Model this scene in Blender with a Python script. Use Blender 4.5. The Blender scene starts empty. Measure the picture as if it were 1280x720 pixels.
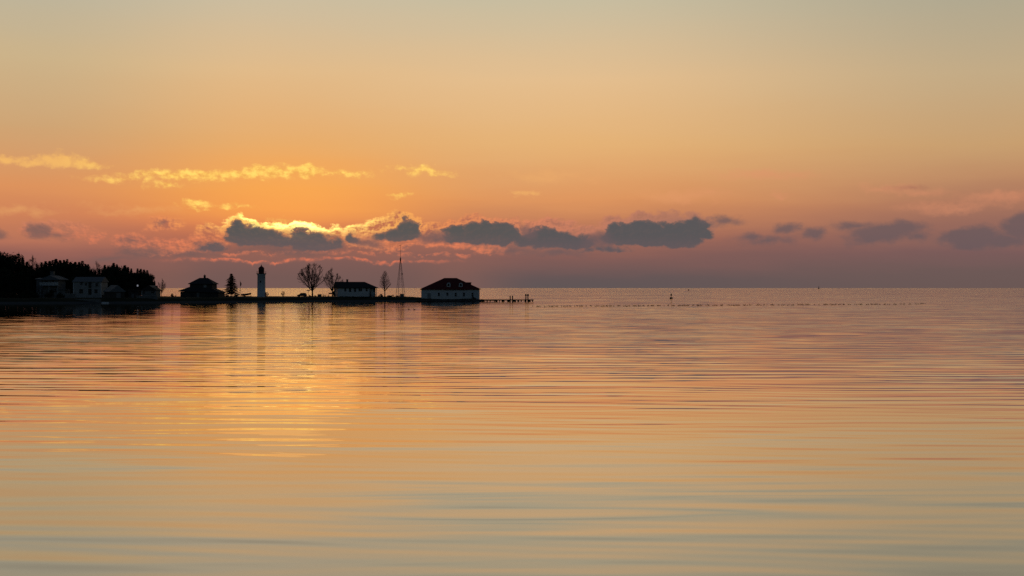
import bpy, math, random
import numpy as np
from mathutils import Vector, Matrix

random.seed(7)
sc = bpy.context.scene
COL = sc.collection
H_CAM = 5.5
F = 1545.45                      # focal length in pixels of the 1280 wide photograph


def X(px, d): return (px - 640.0) * d / F
def Z(py, d): return H_CAM - (py - 360.0) * d / F
def S(npx, d): return npx * d / F


def lin(r, g, b, k=1.0):
    def f(c):
        c /= 255.0
        return c / 12.92 if c <= 0.04045 else ((c + 0.055) / 1.055) ** 2.4
    return (f(r) * k, f(g) * k, f(b) * k, 1.0)

# ------------------------------------------------------------------ object helpers


def link(o, parent=None):
    COL.objects.link(o)
    if parent is not None:
        o.parent = parent
    return o


def tag(o, label=None, cat=None, group=None, kind=None):
    if label: o['label'] = label
    if cat: o['category'] = cat
    if group: o['group'] = group
    if kind: o['kind'] = kind
    return o


def thing(name, label, cat, loc=(0, 0, 0), rz=0.0, group=None):
    o = bpy.data.objects.new(name, None)
    o.empty_display_size = 0.5
    link(o)
    o.location = loc
    o.rotation_euler = (0, 0, rz)
    return tag(o, label, cat, group)


def copy_tree(o, parent=None):
    c = o.copy()
    COL.objects.link(c)
    c.parent = parent
    for ch in list(o.children):
        copy_tree(ch, c)
    return c


class MB:
    def __init__(s):
        s.v = []; s.f = []

    def face(s, pts):
        b = len(s.v); s.v += [tuple(p) for p in pts]
        s.f.append(tuple(range(b, b + len(pts))))

    def box(s, x0, x1, y0, y1, z0, z1):
        b = len(s.v)
        s.v += [(x0, y0, z0), (x1, y0, z0), (x1, y1, z0), (x0, y1, z0), (x0, y0, z1), (x1, y0, z1), (x1, y1, z1), (x0, y1, z1)]
        s.f += [tuple(b + i for i in q) for q in ((0, 3, 2, 1), (4, 5, 6, 7), (0, 1, 5, 4), (1, 2, 6, 5), (2, 3, 7, 6), (3, 0, 4, 7))]

    def tube(s, p0, p1, r0, r1, n=6, cap=True):
        p0 = Vector(p0); p1 = Vector(p1)
        d = (p1 - p0)
        if d.length < 1e-6: return
        d.normalize()
        a = Vector((0, 0, 1)) if abs(d.z) < 0.9 else Vector((1, 0, 0))
        u = d.cross(a).normalized(); w = d.cross(u)
        b = len(s.v)
        for p, r in ((p0, r0), (p1, r1)):
            for i in range(n):
                t = 2 * math.pi * i / n
                s.v.append(tuple(p + u * (r * math.cos(t)) + w * (r * math.sin(t))))
        for i in range(n):
            j = (i + 1) % n
            s.f.append((b + i, b + j, b + n + j, b + n + i))
        if cap:
            s.f.append(tuple(b + i for i in reversed(range(n))))
            s.f.append(tuple(b + n + i for i in range(n)))

    def lathe(s, prof, n=24, c=(0, 0, 0)):
        b = len(s.v)
        for r, z in prof:
            for i in range(n):
                t = 2 * math.pi * i / n
                s.v.append((c[0] + r * math.cos(t), c[1] + r * math.sin(t), c[2] + z))
        for k in range(len(prof) - 1):
            for i in range(n):
                j = (i + 1) % n
                s.f.append((b + k * n + i, b + k * n + j, b + (k + 1) * n + j, b + (k + 1) * n + i))
        s.f.append(tuple(b + i for i in reversed(range(n))))
        s.f.append(tuple(b + (len(prof) - 1) * n + i for i in range(n)))

    def solid(s, pts, faces):
        b = len(s.v); s.v += [tuple(p) for p in pts]
        s.f += [tuple(b + i for i in q) for q in faces]

    def mesh(s, name, mat, smooth=False):
        me = bpy.data.meshes.new(name)
        me.from_pydata(s.v, [], s.f)
        me.materials.append(mat)
        if smooth:
            me.polygons.foreach_set('use_smooth', [True] * len(me.polygons))
        me.update()
        return me

    def build(s, name, mat, parent=None, smooth=False, loc=(0, 0, 0)):
        o = bpy.data.objects.new(name, s.mesh(name, mat, smooth))
        o.location = loc
        return link(o, parent)

# ------------------------------------------------------------------ node helpers


class NT:
    def __init__(s, tree):
        s.t = tree; s.n = tree.nodes; s.l = tree.links; s.n.clear()

    def _set(s, sock, v):
        if isinstance(v, bpy.types.NodeSocket): s.l.new(v, sock)
        elif v is not None: sock.default_value = v

    def m(s, op, a, b=None, c=None, clamp=False):
        n = s.n.new('ShaderNodeMath'); n.operation = op; n.use_clamp = clamp
        for i, q in enumerate((a, b, c)): s._set(n.inputs[i], q)
        return n.outputs[0]

    def v(s, op, a, b=None, c=None):
        n = s.n.new('ShaderNodeVectorMath'); n.operation = op
        for i, q in enumerate((a, b, c)): s._set(n.inputs[i], q)
        return n.outputs['Value'] if op in ('DOT_PRODUCT', 'LENGTH', 'DISTANCE') else n.outputs[0]

    def sm(s, x, lo, hi, a=0.0, b=1.0, kind='SMOOTHSTEP'):
        n = s.n.new('ShaderNodeMapRange'); n.interpolation_type = kind; n.clamp = True
        for i, q in enumerate((x, lo, hi, a, b)): s._set(n.inputs[i], q)
        return n.outputs[0]

    def mix(s, f, a, b, blend='MIX'):
        n = s.n.new('ShaderNodeMix'); n.data_type = 'RGBA'; n.blend_type = blend; n.clamp_factor = True
        s._set(n.inputs[0], f); s._set(n.inputs[6], a); s._set(n.inputs[7], b)
        return n.outputs[2]

    def noise(s, vec, scale, detail=2.0, rough=0.5, dist=0.0, lac=2.0):
        n = s.n.new('ShaderNodeTexNoise'); n.noise_dimensions = '3D'
        s._set(n.inputs['Vector'], vec)
        n.inputs['Scale'].default_value = scale; n.inputs['Detail'].default_value = detail
        n.inputs['Roughness'].default_value = rough; n.inputs['Distortion'].default_value = dist
        n.inputs['Lacunarity'].default_value = lac
        return n

    def ramp(s, x, stops, interp='LINEAR'):
        n = s.n.new('ShaderNodeValToRGB'); cr = n.color_ramp; cr.interpolation = interp
        while len(cr.elements) < len(stops): cr.elements.new(0.5)
        for e, (p, c) in zip(cr.elements, stops): e.position = p
        for e, (p, c) in zip(cr.elements, stops): e.position = p; e.color = c
        s._set(n.inputs[0], x)
        return n.outputs[0]

    def comb(s, x, y, z=0.0):
        n = s.n.new('ShaderNodeCombineXYZ')
        for i, q in enumerate((x, y, z)): s._set(n.inputs[i], q)
        return n.outputs[0]

    def sep(s, vec):
        n = s.n.new('ShaderNodeSeparateXYZ'); s._set(n.inputs[0], vec)
        return n.outputs


def surf(name, col, rough=0.8, var=0.25, scale=1.5, metal=0.0, col2=None, spec=0.3):
    """painted / natural surface: base colour with weathering noise and a little bump"""
    mt = bpy.data.materials.new(name); mt.use_nodes = True
    t = NT(mt.node_tree)
    out = t.n.new('ShaderNodeOutputMaterial'); b = t.n.new('ShaderNodeBsdfPrincipled')
    tc = t.n.new('ShaderNodeTexCoord')
    nz = t.noise(tc.outputs['Object'], scale, 5.0, 0.6)
    c1 = (col[0], col[1], col[2], 1)
    c2 = (col2 + (1,))[:4] if col2 else (col[0] * (1 - var), col[1] * (1 - var), col[2] * (1 - var), 1)
    t.l.new(t.mix(t.sm(nz.outputs[0], 0.35, 0.65), c1, c2), b.inputs['Base Color'])
    b.inputs['Roughness'].default_value = rough; b.inputs['Metallic'].default_value = metal
    b.inputs['Specular IOR Level'].default_value = spec
    t.l.new(b.outputs[0], out.inputs[0])
    return mt


M = {
    'white': surf('white_paint', (0.6, 0.6, 0.6), 0.6, 0.12, 0.6),
    'pale': surf('pale_siding', (0.29, 0.29, 0.29), 0.7, 0.18, 0.6),
    'greywall': surf('grey_siding', (0.16, 0.16, 0.16), 0.8, 0.25, 0.7),
    'shingle': surf('dark_shingle_wall', (0.055, 0.05, 0.045), 0.85, 0.35, 1.2),
    'roofgrey': surf('grey_metal_roof', (0.14, 0.145, 0.155), 0.75, 0.15, 0.5),
    'roofdark': surf('dark_shingle_roof', (0.035, 0.033, 0.032), 0.9, 0.3, 1.4),
    'roofred': surf('red_shingle_roof', (0.13, 0.014, 0.014), 0.85, 0.35, 1.0),
    'redmetal': surf('dark_red_lantern_paint', (0.16, 0.02, 0.018), 0.6, 0.3, 3.0),
    'black': surf('black_metal', (0.02, 0.02, 0.022), 0.6, 0.3, 3.0),
    'glass': surf('dark_window_glass', (0.012, 0.014, 0.017), 0.45, 0.2, 2.0, spec=0.25),
    'paleglass': surf('window_glass_painted_lit', (0.30, 0.30, 0.30), 0.5, 0.2, 2.0),  # pane glass coloured pale to paint in the light it catches
    'steel': surf('galvanised_steel', (0.10, 0.10, 0.10), 0.7, 0.3, 2.0),
    'wood': surf('weathered_timber', (0.055, 0.045, 0.038), 0.9, 0.4, 2.0),
    'bark': surf('grey_brown_bark', (0.045, 0.035, 0.028), 0.95, 0.4, 3.0),
    'twig': surf('twig_bark', (0.06, 0.042, 0.034), 0.95, 0.3, 3.0),
    'conifer': surf('conifer_needles', (0.022, 0.034, 0.018), 0.9, 0.5, 0.8, spec=0.1),
    'leaf': surf('shrub_leaves', (0.03, 0.04, 0.02), 0.9, 0.5, 1.2, spec=0.1),
    'rock': surf('dark_boulder_rock', (0.07, 0.066, 0.062), 0.9, 0.4, 1.5),
    'concrete': surf('pale_concrete', (0.32, 0.31, 0.30), 0.9, 0.25, 0.8),
    'carpaint': surf('dark_car_paint', (0.02, 0.022, 0.026), 0.35, 0.1, 1.0, spec=0.4),
    'rubber': surf('black_tyre_rubber', (0.015, 0.015, 0.015), 0.9, 0.2, 3.0),
    'buoy': surf('dark_buoy_paint', (0.05, 0.02, 0.018), 0.6, 0.3, 2.0),
    'bird': surf('dark_plumage', (0.035, 0.03, 0.028), 0.9, 0.4, 6.0),
    'flag': surf('faded_flag_cloth', (0.12, 0.06, 0.06), 0.9, 0.3, 4.0),
    'boat': surf('pale_boat_paint', (0.6, 0.6, 0.58), 0.6, 0.2, 1.5),
}

# ------------------------------------------------------------------ camera
cam = bpy.data.cameras.new('camera')
cam.sensor_width = 36.0
cam.lens = F / 1280.0 * 36.0
cam.clip_start = 0.5
cam.clip_end = 200000.0
co = bpy.data.objects.new('camera', cam)
link(co)
co.location = (0, 0, H_CAM)
co.rotation_euler = (math.radians(90), 0, 0)
sc.camera = co

# ------------------------------------------------------------------ sky


def sky_pt(px, py):
    a = math.atan((px - 640) / F)
    e = math.atan((360 - py) / F * math.cos(a))
    return a * F, e * F


SUN_PX = (378, 268)
sa, se = sky_pt(*SUN_PX)
SUN_AZ, SUN_EL = sky_pt(354, 268)[0] / F, se / F

w = bpy.data.worlds.new('World')
sc.world = w
w.use_nodes = True
t = NT(w.node_tree)
out = t.n.new('ShaderNodeOutputWorld')
bg = t.n.new('ShaderNodeBackground')
t.l.new(bg.outputs[0], out.inputs[0])
tc = t.n.new('ShaderNodeTexCoord')
D = tc.outputs['Generated']
dx, dy, dz = t.sep(D)
A = t.m('MULTIPLY', t.m('ARCTAN2', dx, dy), F)
E = t.m('MULTIPLY', t.m('ARCSINE', t.m('MINIMUM', t.m('MAXIMUM', dz, -1.0), 1.0)), F)
Q = t.comb(A, E, 0.0)

# soft horizontal banding of the haze shifts the gradient a little
bandn = t.noise(t.v('MULTIPLY', Q, (1 / 260.0, 1 / 34.0, 0)), 1.0, 4.0, 0.55)
Eb = t.m('ADD', E, t.m('MULTIPLY', t.m('SUBTRACT', bandn.outputs[0], 0.5), t.sm(E, 300.0, 20.0, 14.0, 30.0)))
EMAX = 1000.0
Ef = t.m('DIVIDE', Eb, EMAX, clamp=True)


def sky_ramp(stops):
    return t.ramp(Ef, [(e / EMAX, lin(*c)) for e, c in stops])


HIGH = [(470, (164, 157, 140)), (620, (114, 113, 104)), (800, (82, 86, 85)), (1000, (60, 70, 76))]
r_left = sky_ramp([(0, (116, 84, 80)), (20, (122, 86, 81)), (40, (148, 97, 87)), (58, (180, 113, 90)), (85, (207, 130, 89)), (118, (221, 147, 93)),
                   (150, (215, 156, 104)), (188, (207, 165, 117)), (268, (204, 179, 138)), (345, (188, 180, 156))] + HIGH)
r_sun = sky_ramp([(0, (108, 87, 84)), (16, (113, 88, 83)), (32, (128, 91, 85)), (50, (158, 101, 84)), (64, (188, 110, 81)), (80, (224, 131, 80)), (97, (239, 150, 78)),
                  (122, (241, 161, 82)), (150, (236, 166, 95)), (178, (230, 172, 108)), (265, (225, 187, 138)), (352, (203, 189, 160))] + HIGH)
r_mid = sky_ramp([(0, (98, 86, 86)), (10, (101, 86, 86)), (38, (131, 93, 87)), (60, (166, 107, 88)), (85, (199, 130, 91)), (110, (222, 150, 95)),
                  (178, (229, 178, 118)), (258, (228, 190, 142)), (352, (200, 189, 160))] + HIGH)
r_right = sky_ramp([(0, (107, 88, 85)), (15, (109, 89, 86)), (44, (123, 92, 90)), (72, (148, 104, 92)), (100, (172, 119, 94)), (130, (190, 140, 102)),
                    (168, (200, 159, 112)), (250, (195, 171, 134)), (335, (176, 168, 144))] + HIGH)
base = t.mix(t.sm(A, -580, -300), r_left, r_sun)
base = t.mix(t.sm(A, -280, 20), base, r_mid)
base = t.mix(t.sm(A, 60, 600), base, r_right)
# glow round the hidden sun
sdist = t.v('LENGTH', t.v('MULTIPLY', t.v('SUBTRACT', Q, (sa, se, 0)), (0.55, 1.0, 0)))
glow = t.m('MULTIPLY', t.m('POWER', t.sm(sdist, 150.0, 0.0, 0.0, 1.0), 1.6), t.sm(E, 62.0, 96.0))
base = t.mix(t.m('MULTIPLY', glow, 0.28), base, lin(255, 176, 78, 1.15))

# ---- clouds: union of warped ellipses in azimuth / elevation
wn1 = t.noise(t.v('MULTIPLY', Q, (1 / 46.0, 1 / 30.0, 0)), 1.0, 7.0, 0.62)
warp = t.v('MULTIPLY', t.v('SUBTRACT', wn1.outputs['Color'], (0.5, 0.5, 0.5)), (44.0, 28.0, 0))
wn2 = t.noise(t.v('ADD', t.v('MULTIPLY', Q, (1 / 17.0, 1 / 11.0, 0)), (7.3, 2.1, 4.0)), 1.0, 6.0, 0.6)
warp2 = t.v('MULTIPLY', t.v('SUBTRACT', wn2.outputs['Color'], (0.5, 0.5, 0.5)), (17.0, 13.0, 0))
Qd = t.v('ADD', Q, t.v('MULTIPLY', warp, (1.0, 0.8, 0)))
Qb = t.v('ADD', t.v('ADD', Q, warp), warp2)
bil = t.noise(t.v('ADD', t.v('MULTIPLY', Q, (1 / 12.0, 1 / 9.0, 0)), (1.7, 9.1, 0.0)), 1.0, 5.0, 0.62)
tosun = t.v('MULTIPLY', t.v('NORMALIZE', t.v('ADD', t.v('NORMALIZE', t.v('SUBTRACT', (sa, se + 6, 0), Q)), (0, 0.9, 0))), (2.6, 2.2, 0))
bil2 = t.noise(t.v('ADD', t.v('MULTIPLY', t.v('ADD', Q, tosun), (1 / 12.0, 1 / 9.0, 0)), (1.7, 9.1, 0.0)), 1.0, 4.0, 0.6)
relief = t.m('SUBTRACT', bil.outputs[0], bil2.outputs[0])


def field(vec, blobs, soft=5.0, flat=0.0):
    """rough signed distance in pixels of a union of ellipses (px, py, rx, ry)"""
    f = None
    for (px, py, rx, ry) in blobs:
        a, e = sky_pt(px, py)
        k = t.v('MULTIPLY', t.v('SUBTRACT', vec, (a, e, 0)), (1.0 / rx, 1.0 / ry, 0))
        if flat:
            kx, ky, _ = t.sep(k)
            ky = t.m('MAXIMUM', ky, t.m('MULTIPLY', ky, -flat))
            r2 = t.m('ADD', t.m('MULTIPLY', kx, kx), t.m('MULTIPLY', ky, ky))
        else:
            r2 = t.v('DOT_PRODUCT', k, k)
        q = t.m('MULTIPLY', t.m('SUBTRACT', 1.0, t.m('SQRT', r2)), ry * 1.0)
        f = q if f is None else t.m('SMOOTH_MAX', f, q, soft)
    return f


def over(dst, mask, col):
    return t.mix(mask, dst, col)


# colour of sunlit cloud edges, by distance from the hidden sun
sd2 = t.v('LENGTH', t.v('MULTIPLY', t.v('SUBTRACT', Q, (sa + 10, se - 5, 0)), (0.95, 1.6, 0)))
lit = t.ramp(t.m('DIVIDE', sd2, 600.0, clamp=True),
             [(0.0, lin(255, 236, 140, 3.0)), (0.06, lin(255, 214, 112, 1.4)), (0.17, lin(250, 174, 90, 1.05)), (0.27, lin(238, 146, 88)),
              (0.45, lin(214, 132, 98)), (0.7, lin(178, 120, 100)), (1.0, lin(150, 108, 98))])
lit = t.mix(t.sm(E, 80.0, 56.0, 0.0, 0.85), lit, t.mix(t.sm(A, -60, 120), lin(228, 126, 90), lin(178, 112, 96)))
hotd = t.v('LENGTH', t.v('MULTIPLY', t.v('SUBTRACT', Q, (sa - 12, se - 4, 0)), (0.5, 2.0, 0)))
shade = t.ramp(t.m('DIVIDE', sd2, 600.0, clamp=True),
               [(0.0, lin(206, 124, 74)), (0.14, lin(190, 112, 80)), (0.3, lin(176, 108, 86)), (0.55, lin(174, 116, 94)), (1.0, lin(150, 108, 96))])

# 1. high gold wisps and faint peach wisps
GOLD = [(72, 200, 26, 8), (104, 204, 22, 5), (40, 205, 30, 4), (5, 203, 20, 4), (215, 220, 52, 4.5), (275, 217, 60, 6), (335, 216, 42, 7), (380, 215, 24, 6),
        (150, 223, 26, 2.5), (205, 232, 16, 3.5), (432, 218, 22, 2.6), (528, 213, 24, 2.8), (545, 217, 12, 2), (243, 256, 14, 3.2), (290, 258, 16, 2.2),
        (499, 244, 11, 2.6), (352, 276, 10, 2.2), (650, 244, 8, 2.6), (663, 245, 5, 2)]
PEACH = [(684, 220, 44, 7), (742, 223, 9, 2.4), (845, 247, 48, 8), (880, 242, 24, 5), (955, 218, 60, 7), (974, 245, 9, 4), (1112, 236, 34, 6), (1150, 240, 30, 5),
         (1250, 246, 40, 8), (1190, 258, 50, 6), (170, 262, 40, 4), (20, 262, 40, 5)]
fg = t.m('ADD', field(Qb, GOLD, 3.0), t.m('MULTIPLY', t.m('SUBTRACT', bil.outputs[0], 0.5), 11.0))
goldc = t.mix(t.sm(bil.outputs[0], 0.32, 0.66), lin(238, 172, 84), lin(255, 212, 104, 1.14))
goldc = t.mix(t.sm(A, -420, -560), goldc, lin(244, 184, 104))
goldc = t.mix(t.sm(A, -130, 10), goldc, lin(240, 176, 104))
base = over(base, t.sm(fg, -3.0, 4.5, 0.0, 0.92), goldc)
fp = t.m('ADD', field(Qb, PEACH, 3.0), t.m('MULTIPLY', t.m('SUBTRACT', bil.outputs[0], 0.5), 10.0))
base = over(base, t.sm(fp, -4.0, 8.0, 0.0, 0.42), t.mix(t.sm(A, -50, 350), lin(240, 178, 108), lin(224, 146, 108)))

# 2. the low haze bank with its thin lit edge
def bank(seed, h0, amp, wl):
    n1 = t.noise(t.comb(t.m('MULTIPLY', A, 1.0 / wl), seed, 0.0), 1.0, 5.0, 0.52)
    puff = t.m('POWER', t.m('ABSOLUTE', t.m('SUBTRACT', t.m('MULTIPLY', n1.outputs[0], 2.0), 1.0)), 0.6)
    hgt = t.m('ADD', h0, t.m('MULTIPLY', puff, amp))
    return t.m('ADD', t.m('SUBTRACT', hgt, E), t.m('MULTIPLY', t.m('SUBTRACT', wn2.outputs[0], 0.5), 7.0))


fl2 = bank(5.3, 40.0, 16.0, 120.0)
rim2 = t.m('MULTIPLY', t.sm(fl2, -1.5, 0.0), t.sm(fl2, 5.0, 0.3))
fade2 = t.m('MULTIPLY', t.sm(A, -500, -380), t.sm(A, 40, -90))
base = over(base, t.m('MULTIPLY', t.sm(fl2, -2.0, 5.0, 0.0, 0.45), fade2), lin(150, 100, 86))
base = over(base, t.m('MULTIPLY', t.m('MULTIPLY', rim2, fade2), t.sm(bil.outputs[0], 0.42, 0.62, 0.0, 0.75)), lin(226, 126, 90))
fl = bank(1.7, 29.0, 17.0, 95.0)
lowrim = t.m('MULTIPLY', t.sm(fl, -2.0, 0.0), t.sm(fl, 4.0, 0.3))
lowfade = t.m('MULTIPLY', t.sm(A, -440, -360), t.sm(A, -40, -150))
lowbody = t.mix(t.sm(E, 8.0, 50.0), lin(110, 87, 84), lin(128, 92, 86))
base = over(base, t.m('MULTIPLY', t.sm(fl, -3.0, 6.0, 0.0, 0.72), lowfade), lowbody)
base = over(base, t.m('MULTIPLY', t.m('MULTIPLY', lowrim, lowfade), t.sm(bil.outputs[0], 0.36, 0.62, 0.05, 0.85)), lin(228, 122, 88))

# 3. sunlit fluff behind and above the dark bodies
BODY = [(296, 296, 17, 21), (312, 300, 30, 20), (336, 304, 26, 18), (350, 305, 20, 15), (268, 311, 20, 9), (376, 304, 18, 20), (392, 304, 24, 18), (412, 307, 20, 13), (441, 301, 11, 13),
        (510, 291, 19, 20), (492, 295, 20, 13), (474, 297, 12, 7), (578, 297, 36, 17), (606, 296, 36, 23), (630, 298, 22, 22), (612, 301, 46, 12), (657, 303, 16, 14), (688, 302, 40, 20), (680, 293, 24, 13), (716, 305, 32, 16),
        (756, 313, 34, 6), (772, 298, 22, 22), (806, 299, 44, 25), (846, 298, 36, 24), (872, 291, 22, 18)]
FLUFF = [(299, 287, 25, 16), (325, 293, 36, 13), (345, 294, 28, 11), (264, 302, 26, 11), (262, 289, 14, 11), (376, 289, 24, 13), (402, 294, 32, 14), (424, 297, 16, 9),
         (446, 290, 18, 10), (470, 286, 22, 12), (504, 280, 24, 15), (488, 286, 26, 12), (538, 288, 20, 13), (566, 284, 30, 11), (604, 279, 40, 12), (640, 280, 16, 10),
         (690, 279, 34, 10), (676, 284, 22, 10), (720, 288, 30, 8), (770, 282, 24, 13), (815, 278, 50, 14), (850, 276, 30, 10), (455, 304, 34, 8), (500, 302, 34, 9),
         (555, 300, 32, 10), (600, 306, 40, 10), (225, 308, 24, 8), (204, 282, 24, 9), (82, 287, 26, 8), (120, 297, 11, 6), (163, 300, 18, 8), (192, 310, 24, 9), (52, 284, 20, 11)]
ff = t.m('ADD', field(Qb, FLUFF, 5.0), t.m('MULTIPLY', t.m('SUBTRACT', bil.outputs[0], 0.5), 12.0))
hotf = t.m('MULTIPLY', t.sm(hotd, 70.0, 14.0), t.sm(ff, 6.0, 1.5))
fm = t.m('MULTIPLY', t.m('MULTIPLY', t.sm(ff, -2.0, 4.0), t.sm(A, 340, 120, 0.25, 0.95)), t.sm(A, -520, -400, 0.7, 1.0))
rim = t.sm(ff, 8.0, 0.5)
fluffc = t.mix(t.m('ADD', t.m('ADD', t.m('MULTIPLY', relief, 4.2), 0.18), t.m('MULTIPLY', rim, 0.62), clamp=True), shade, lit)
base = over(base, fm, fluffc)
fluffc = t.mix(hotf, fluffc, lin(255, 224, 120, 3.4))
base = over(base, t.m('MULTIPLY', fm, hotf), fluffc)
fd = t.m('ADD', field(Qd, BODY, 3.0, 2.3), t.m('MULTIPLY', t.m('SUBTRACT', bil.outputs[0], 0.5), 19.0))
bodyc = t.mix(t.sm(E, 46, 74), lin(101, 89, 90), lin(85, 86, 85))
bodyc = t.mix(t.sm(A, -80, 80), bodyc, t.mix(t.sm(E, 46, 70), lin(98, 88, 91), lin(86, 86, 88)))
bodyc = t.mix(t.m('MULTIPLY', t.sm(relief, -0.02, 0.12), t.sm(fd, 7.0, 0.0, 0.03, 0.5)), bodyc, shade)
base = over(base, t.sm(fd, -2.6, 5.5, 0.0, 0.97), bodyc)
edge = t.m('MULTIPLY', t.m('MULTIPLY', t.sm(fd, -3.5, -0.5), t.sm(fd, 2.4, 0.4)), t.m('MULTIPLY', t.sm(E, 62.0, 74.0), t.sm(A, 330, 150, 0.0, 0.75)))
base = over(base, edge, lit)

# 4. soft mauve clouds away from the sun
SOFT = [(746, 301, 20, 11), (540, 296, 20, 9), (458, 305, 22, 7), (660, 290, 14, 10), (360, 314, 60, 5), (904, 276, 26, 6), (940, 295, 20, 6), (985, 286, 14, 7), (1018, 292, 17, 9), (1066, 281, 24, 6), (1100, 292, 42, 12), (1122, 285, 32, 10), (1090, 300, 26, 8), (1147, 297, 14, 6),
        (1215, 296, 36, 15), (1255, 300, 30, 10), (1280, 283, 26, 15), (1330, 290, 50, 18), (1135, 234, 20, 4), (52, 289, 15, 11), (70, 294, 14, 4), (202, 279, 6, 3),
        (168, 302, 14, 5), (180, 315, 34, 7), (140, 322, 26, 5), (240, 318, 26, 6), (695, 316, 40, 5), (640, 312, 30, 5), (960, 300, 30, 5), (-20, 292, 26, 10)]
fs = t.m('ADD', field(Qd, SOFT, 5.0), t.m('MULTIPLY', t.m('SUBTRACT', wn2.outputs[0], 0.5), 9.0))
softc = t.mix(t.sm(A, -300, 300), lin(118, 92, 88), lin(103, 89, 92))
softc = t.mix(t.sm(E, 96.0, 118.0), softc, lin(168, 114, 92))
base = over(base, t.sm(fs, -3.0, 6.0, 0.0, 0.78), softc)

# the rest of the dome: low sun sky texture, dim and bluish behind the camera
nis = t.n.new('ShaderNodeTexSky')
nis.sky_type = 'NISHITA'
nis.sun_disc = False
nis.sun_elevation = SUN_EL
nis.sun_rotation = SUN_AZ
nis.dust_density = 2.0
nis_c = t.mix(1.0, nis.outputs[0], (0.038, 0.047, 0.066, 1), 'MULTIPLY')
away = t.m('MULTIPLY', t.sm(E, 750.0, 1500.0), 1.0)
ycos = t.m('DIVIDE', dy, t.m('MAXIMUM', t.m('SQRT', t.m('ADD', t.m('MULTIPLY', dx, dx), t.m('MULTIPLY', dy, dy))), 1e-4))
away = t.m('MAXIMUM', away, t.sm(ycos, 0.88, 0.2))
base = t.mix(away, base, nis_c)
t.l.new(base, bg.inputs[0])
bg.inputs[1].default_value = 1.0
w.cycles.sampling_method = 'MANUAL'
w.cycles.sample_map_resolution = 1024

sun = bpy.data.lights.new('sun', 'SUN')
sun.energy = 0.0019
sun.angle = math.radians(7.0)
sun.color = (1.0, 0.60, 0.18)
so = bpy.data.objects.new('sun', sun)
link(so)
dirv = Vector((math.sin(SUN_AZ) * math.cos(SUN_EL), math.cos(SUN_AZ) * math.cos(SUN_EL), math.sin(SUN_EL)))
so.rotation_euler = dirv.to_track_quat('Z', 'Y').to_euler()
so.location = (0, 100, 60)

# ------------------------------------------------------------------ water
wm = bpy.data.materials.new('lake_water'); wm.use_nodes = True
t = NT(wm.node_tree)
out = t.n.new('ShaderNodeOutputMaterial')
geo = t.n.new('ShaderNodeNewGeometry')
P = geo.outputs['Position']
ca, sn = math.cos(math.radians(2.0)), math.sin(math.radians(2.0))
px_, py_, pz_ = t.sep(P)
u = t.m('ADD', t.m('MULTIPLY', px_, ca), t.m('MULTIPLY', py_, sn))
v = t.m('SUBTRACT', t.m('MULTIPLY', py_, ca), t.m('MULTIPLY', px_, sn))
dist = t.m('SQRT', t.m('ADD', t.m('MULTIPLY', px_, px_), t.m('MULTIPLY', py_, py_)))
sw = t.noise(t.comb(t.m('MULTIPLY', u, 0.075), t.m('MULTIPLY', v, 0.72), 0.0), 1.0, 2.5, 0.5, 0.35)
pat = t.noise(t.comb(t.m('MULTIPLY', u, 0.006), t.m('MULTIPLY', v, 0.012), 1.3), 1.0, 3.0, 0.55)
srat = t.m('DIVIDE', px_, t.m('MAXIMUM', py_, 1.0))
# sheltered water close to the point is calmer
lee = t.m('MULTIPLY', t.sm(py_, 110.0, 290.0), t.sm(srat, 0.03, -0.06))
lee = t.m('MULTIPLY', lee, t.sm(srat, -0.24, -0.34, 0.66, 0.88))
lee = t.m('MULTIPLY', lee, t.sm(py_, 560.0, 520.0))
open_w = t.m('ADD', t.m('ADD', t.m('MULTIPLY', t.sm(dist, 120.0, 400.0), 0.25), t.m('MULTIPLY', t.sm(dist, 2000.0, 9000.0), 0.6)), t.m('MULTIPLY', t.m('MULTIPLY', t.sm(py_, 530.0, 640.0), t.sm(srat, 0.02, -0.06)), 0.7))
patch = t.m('MULTIPLY', t.sm(pat.outputs[0], 0.3, 0.7, 0.65, 1.25), t.m('MULTIPLY', t.m('ADD', 1.0, open_w), t.m('SUBTRACT', 1.0, lee)))
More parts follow.
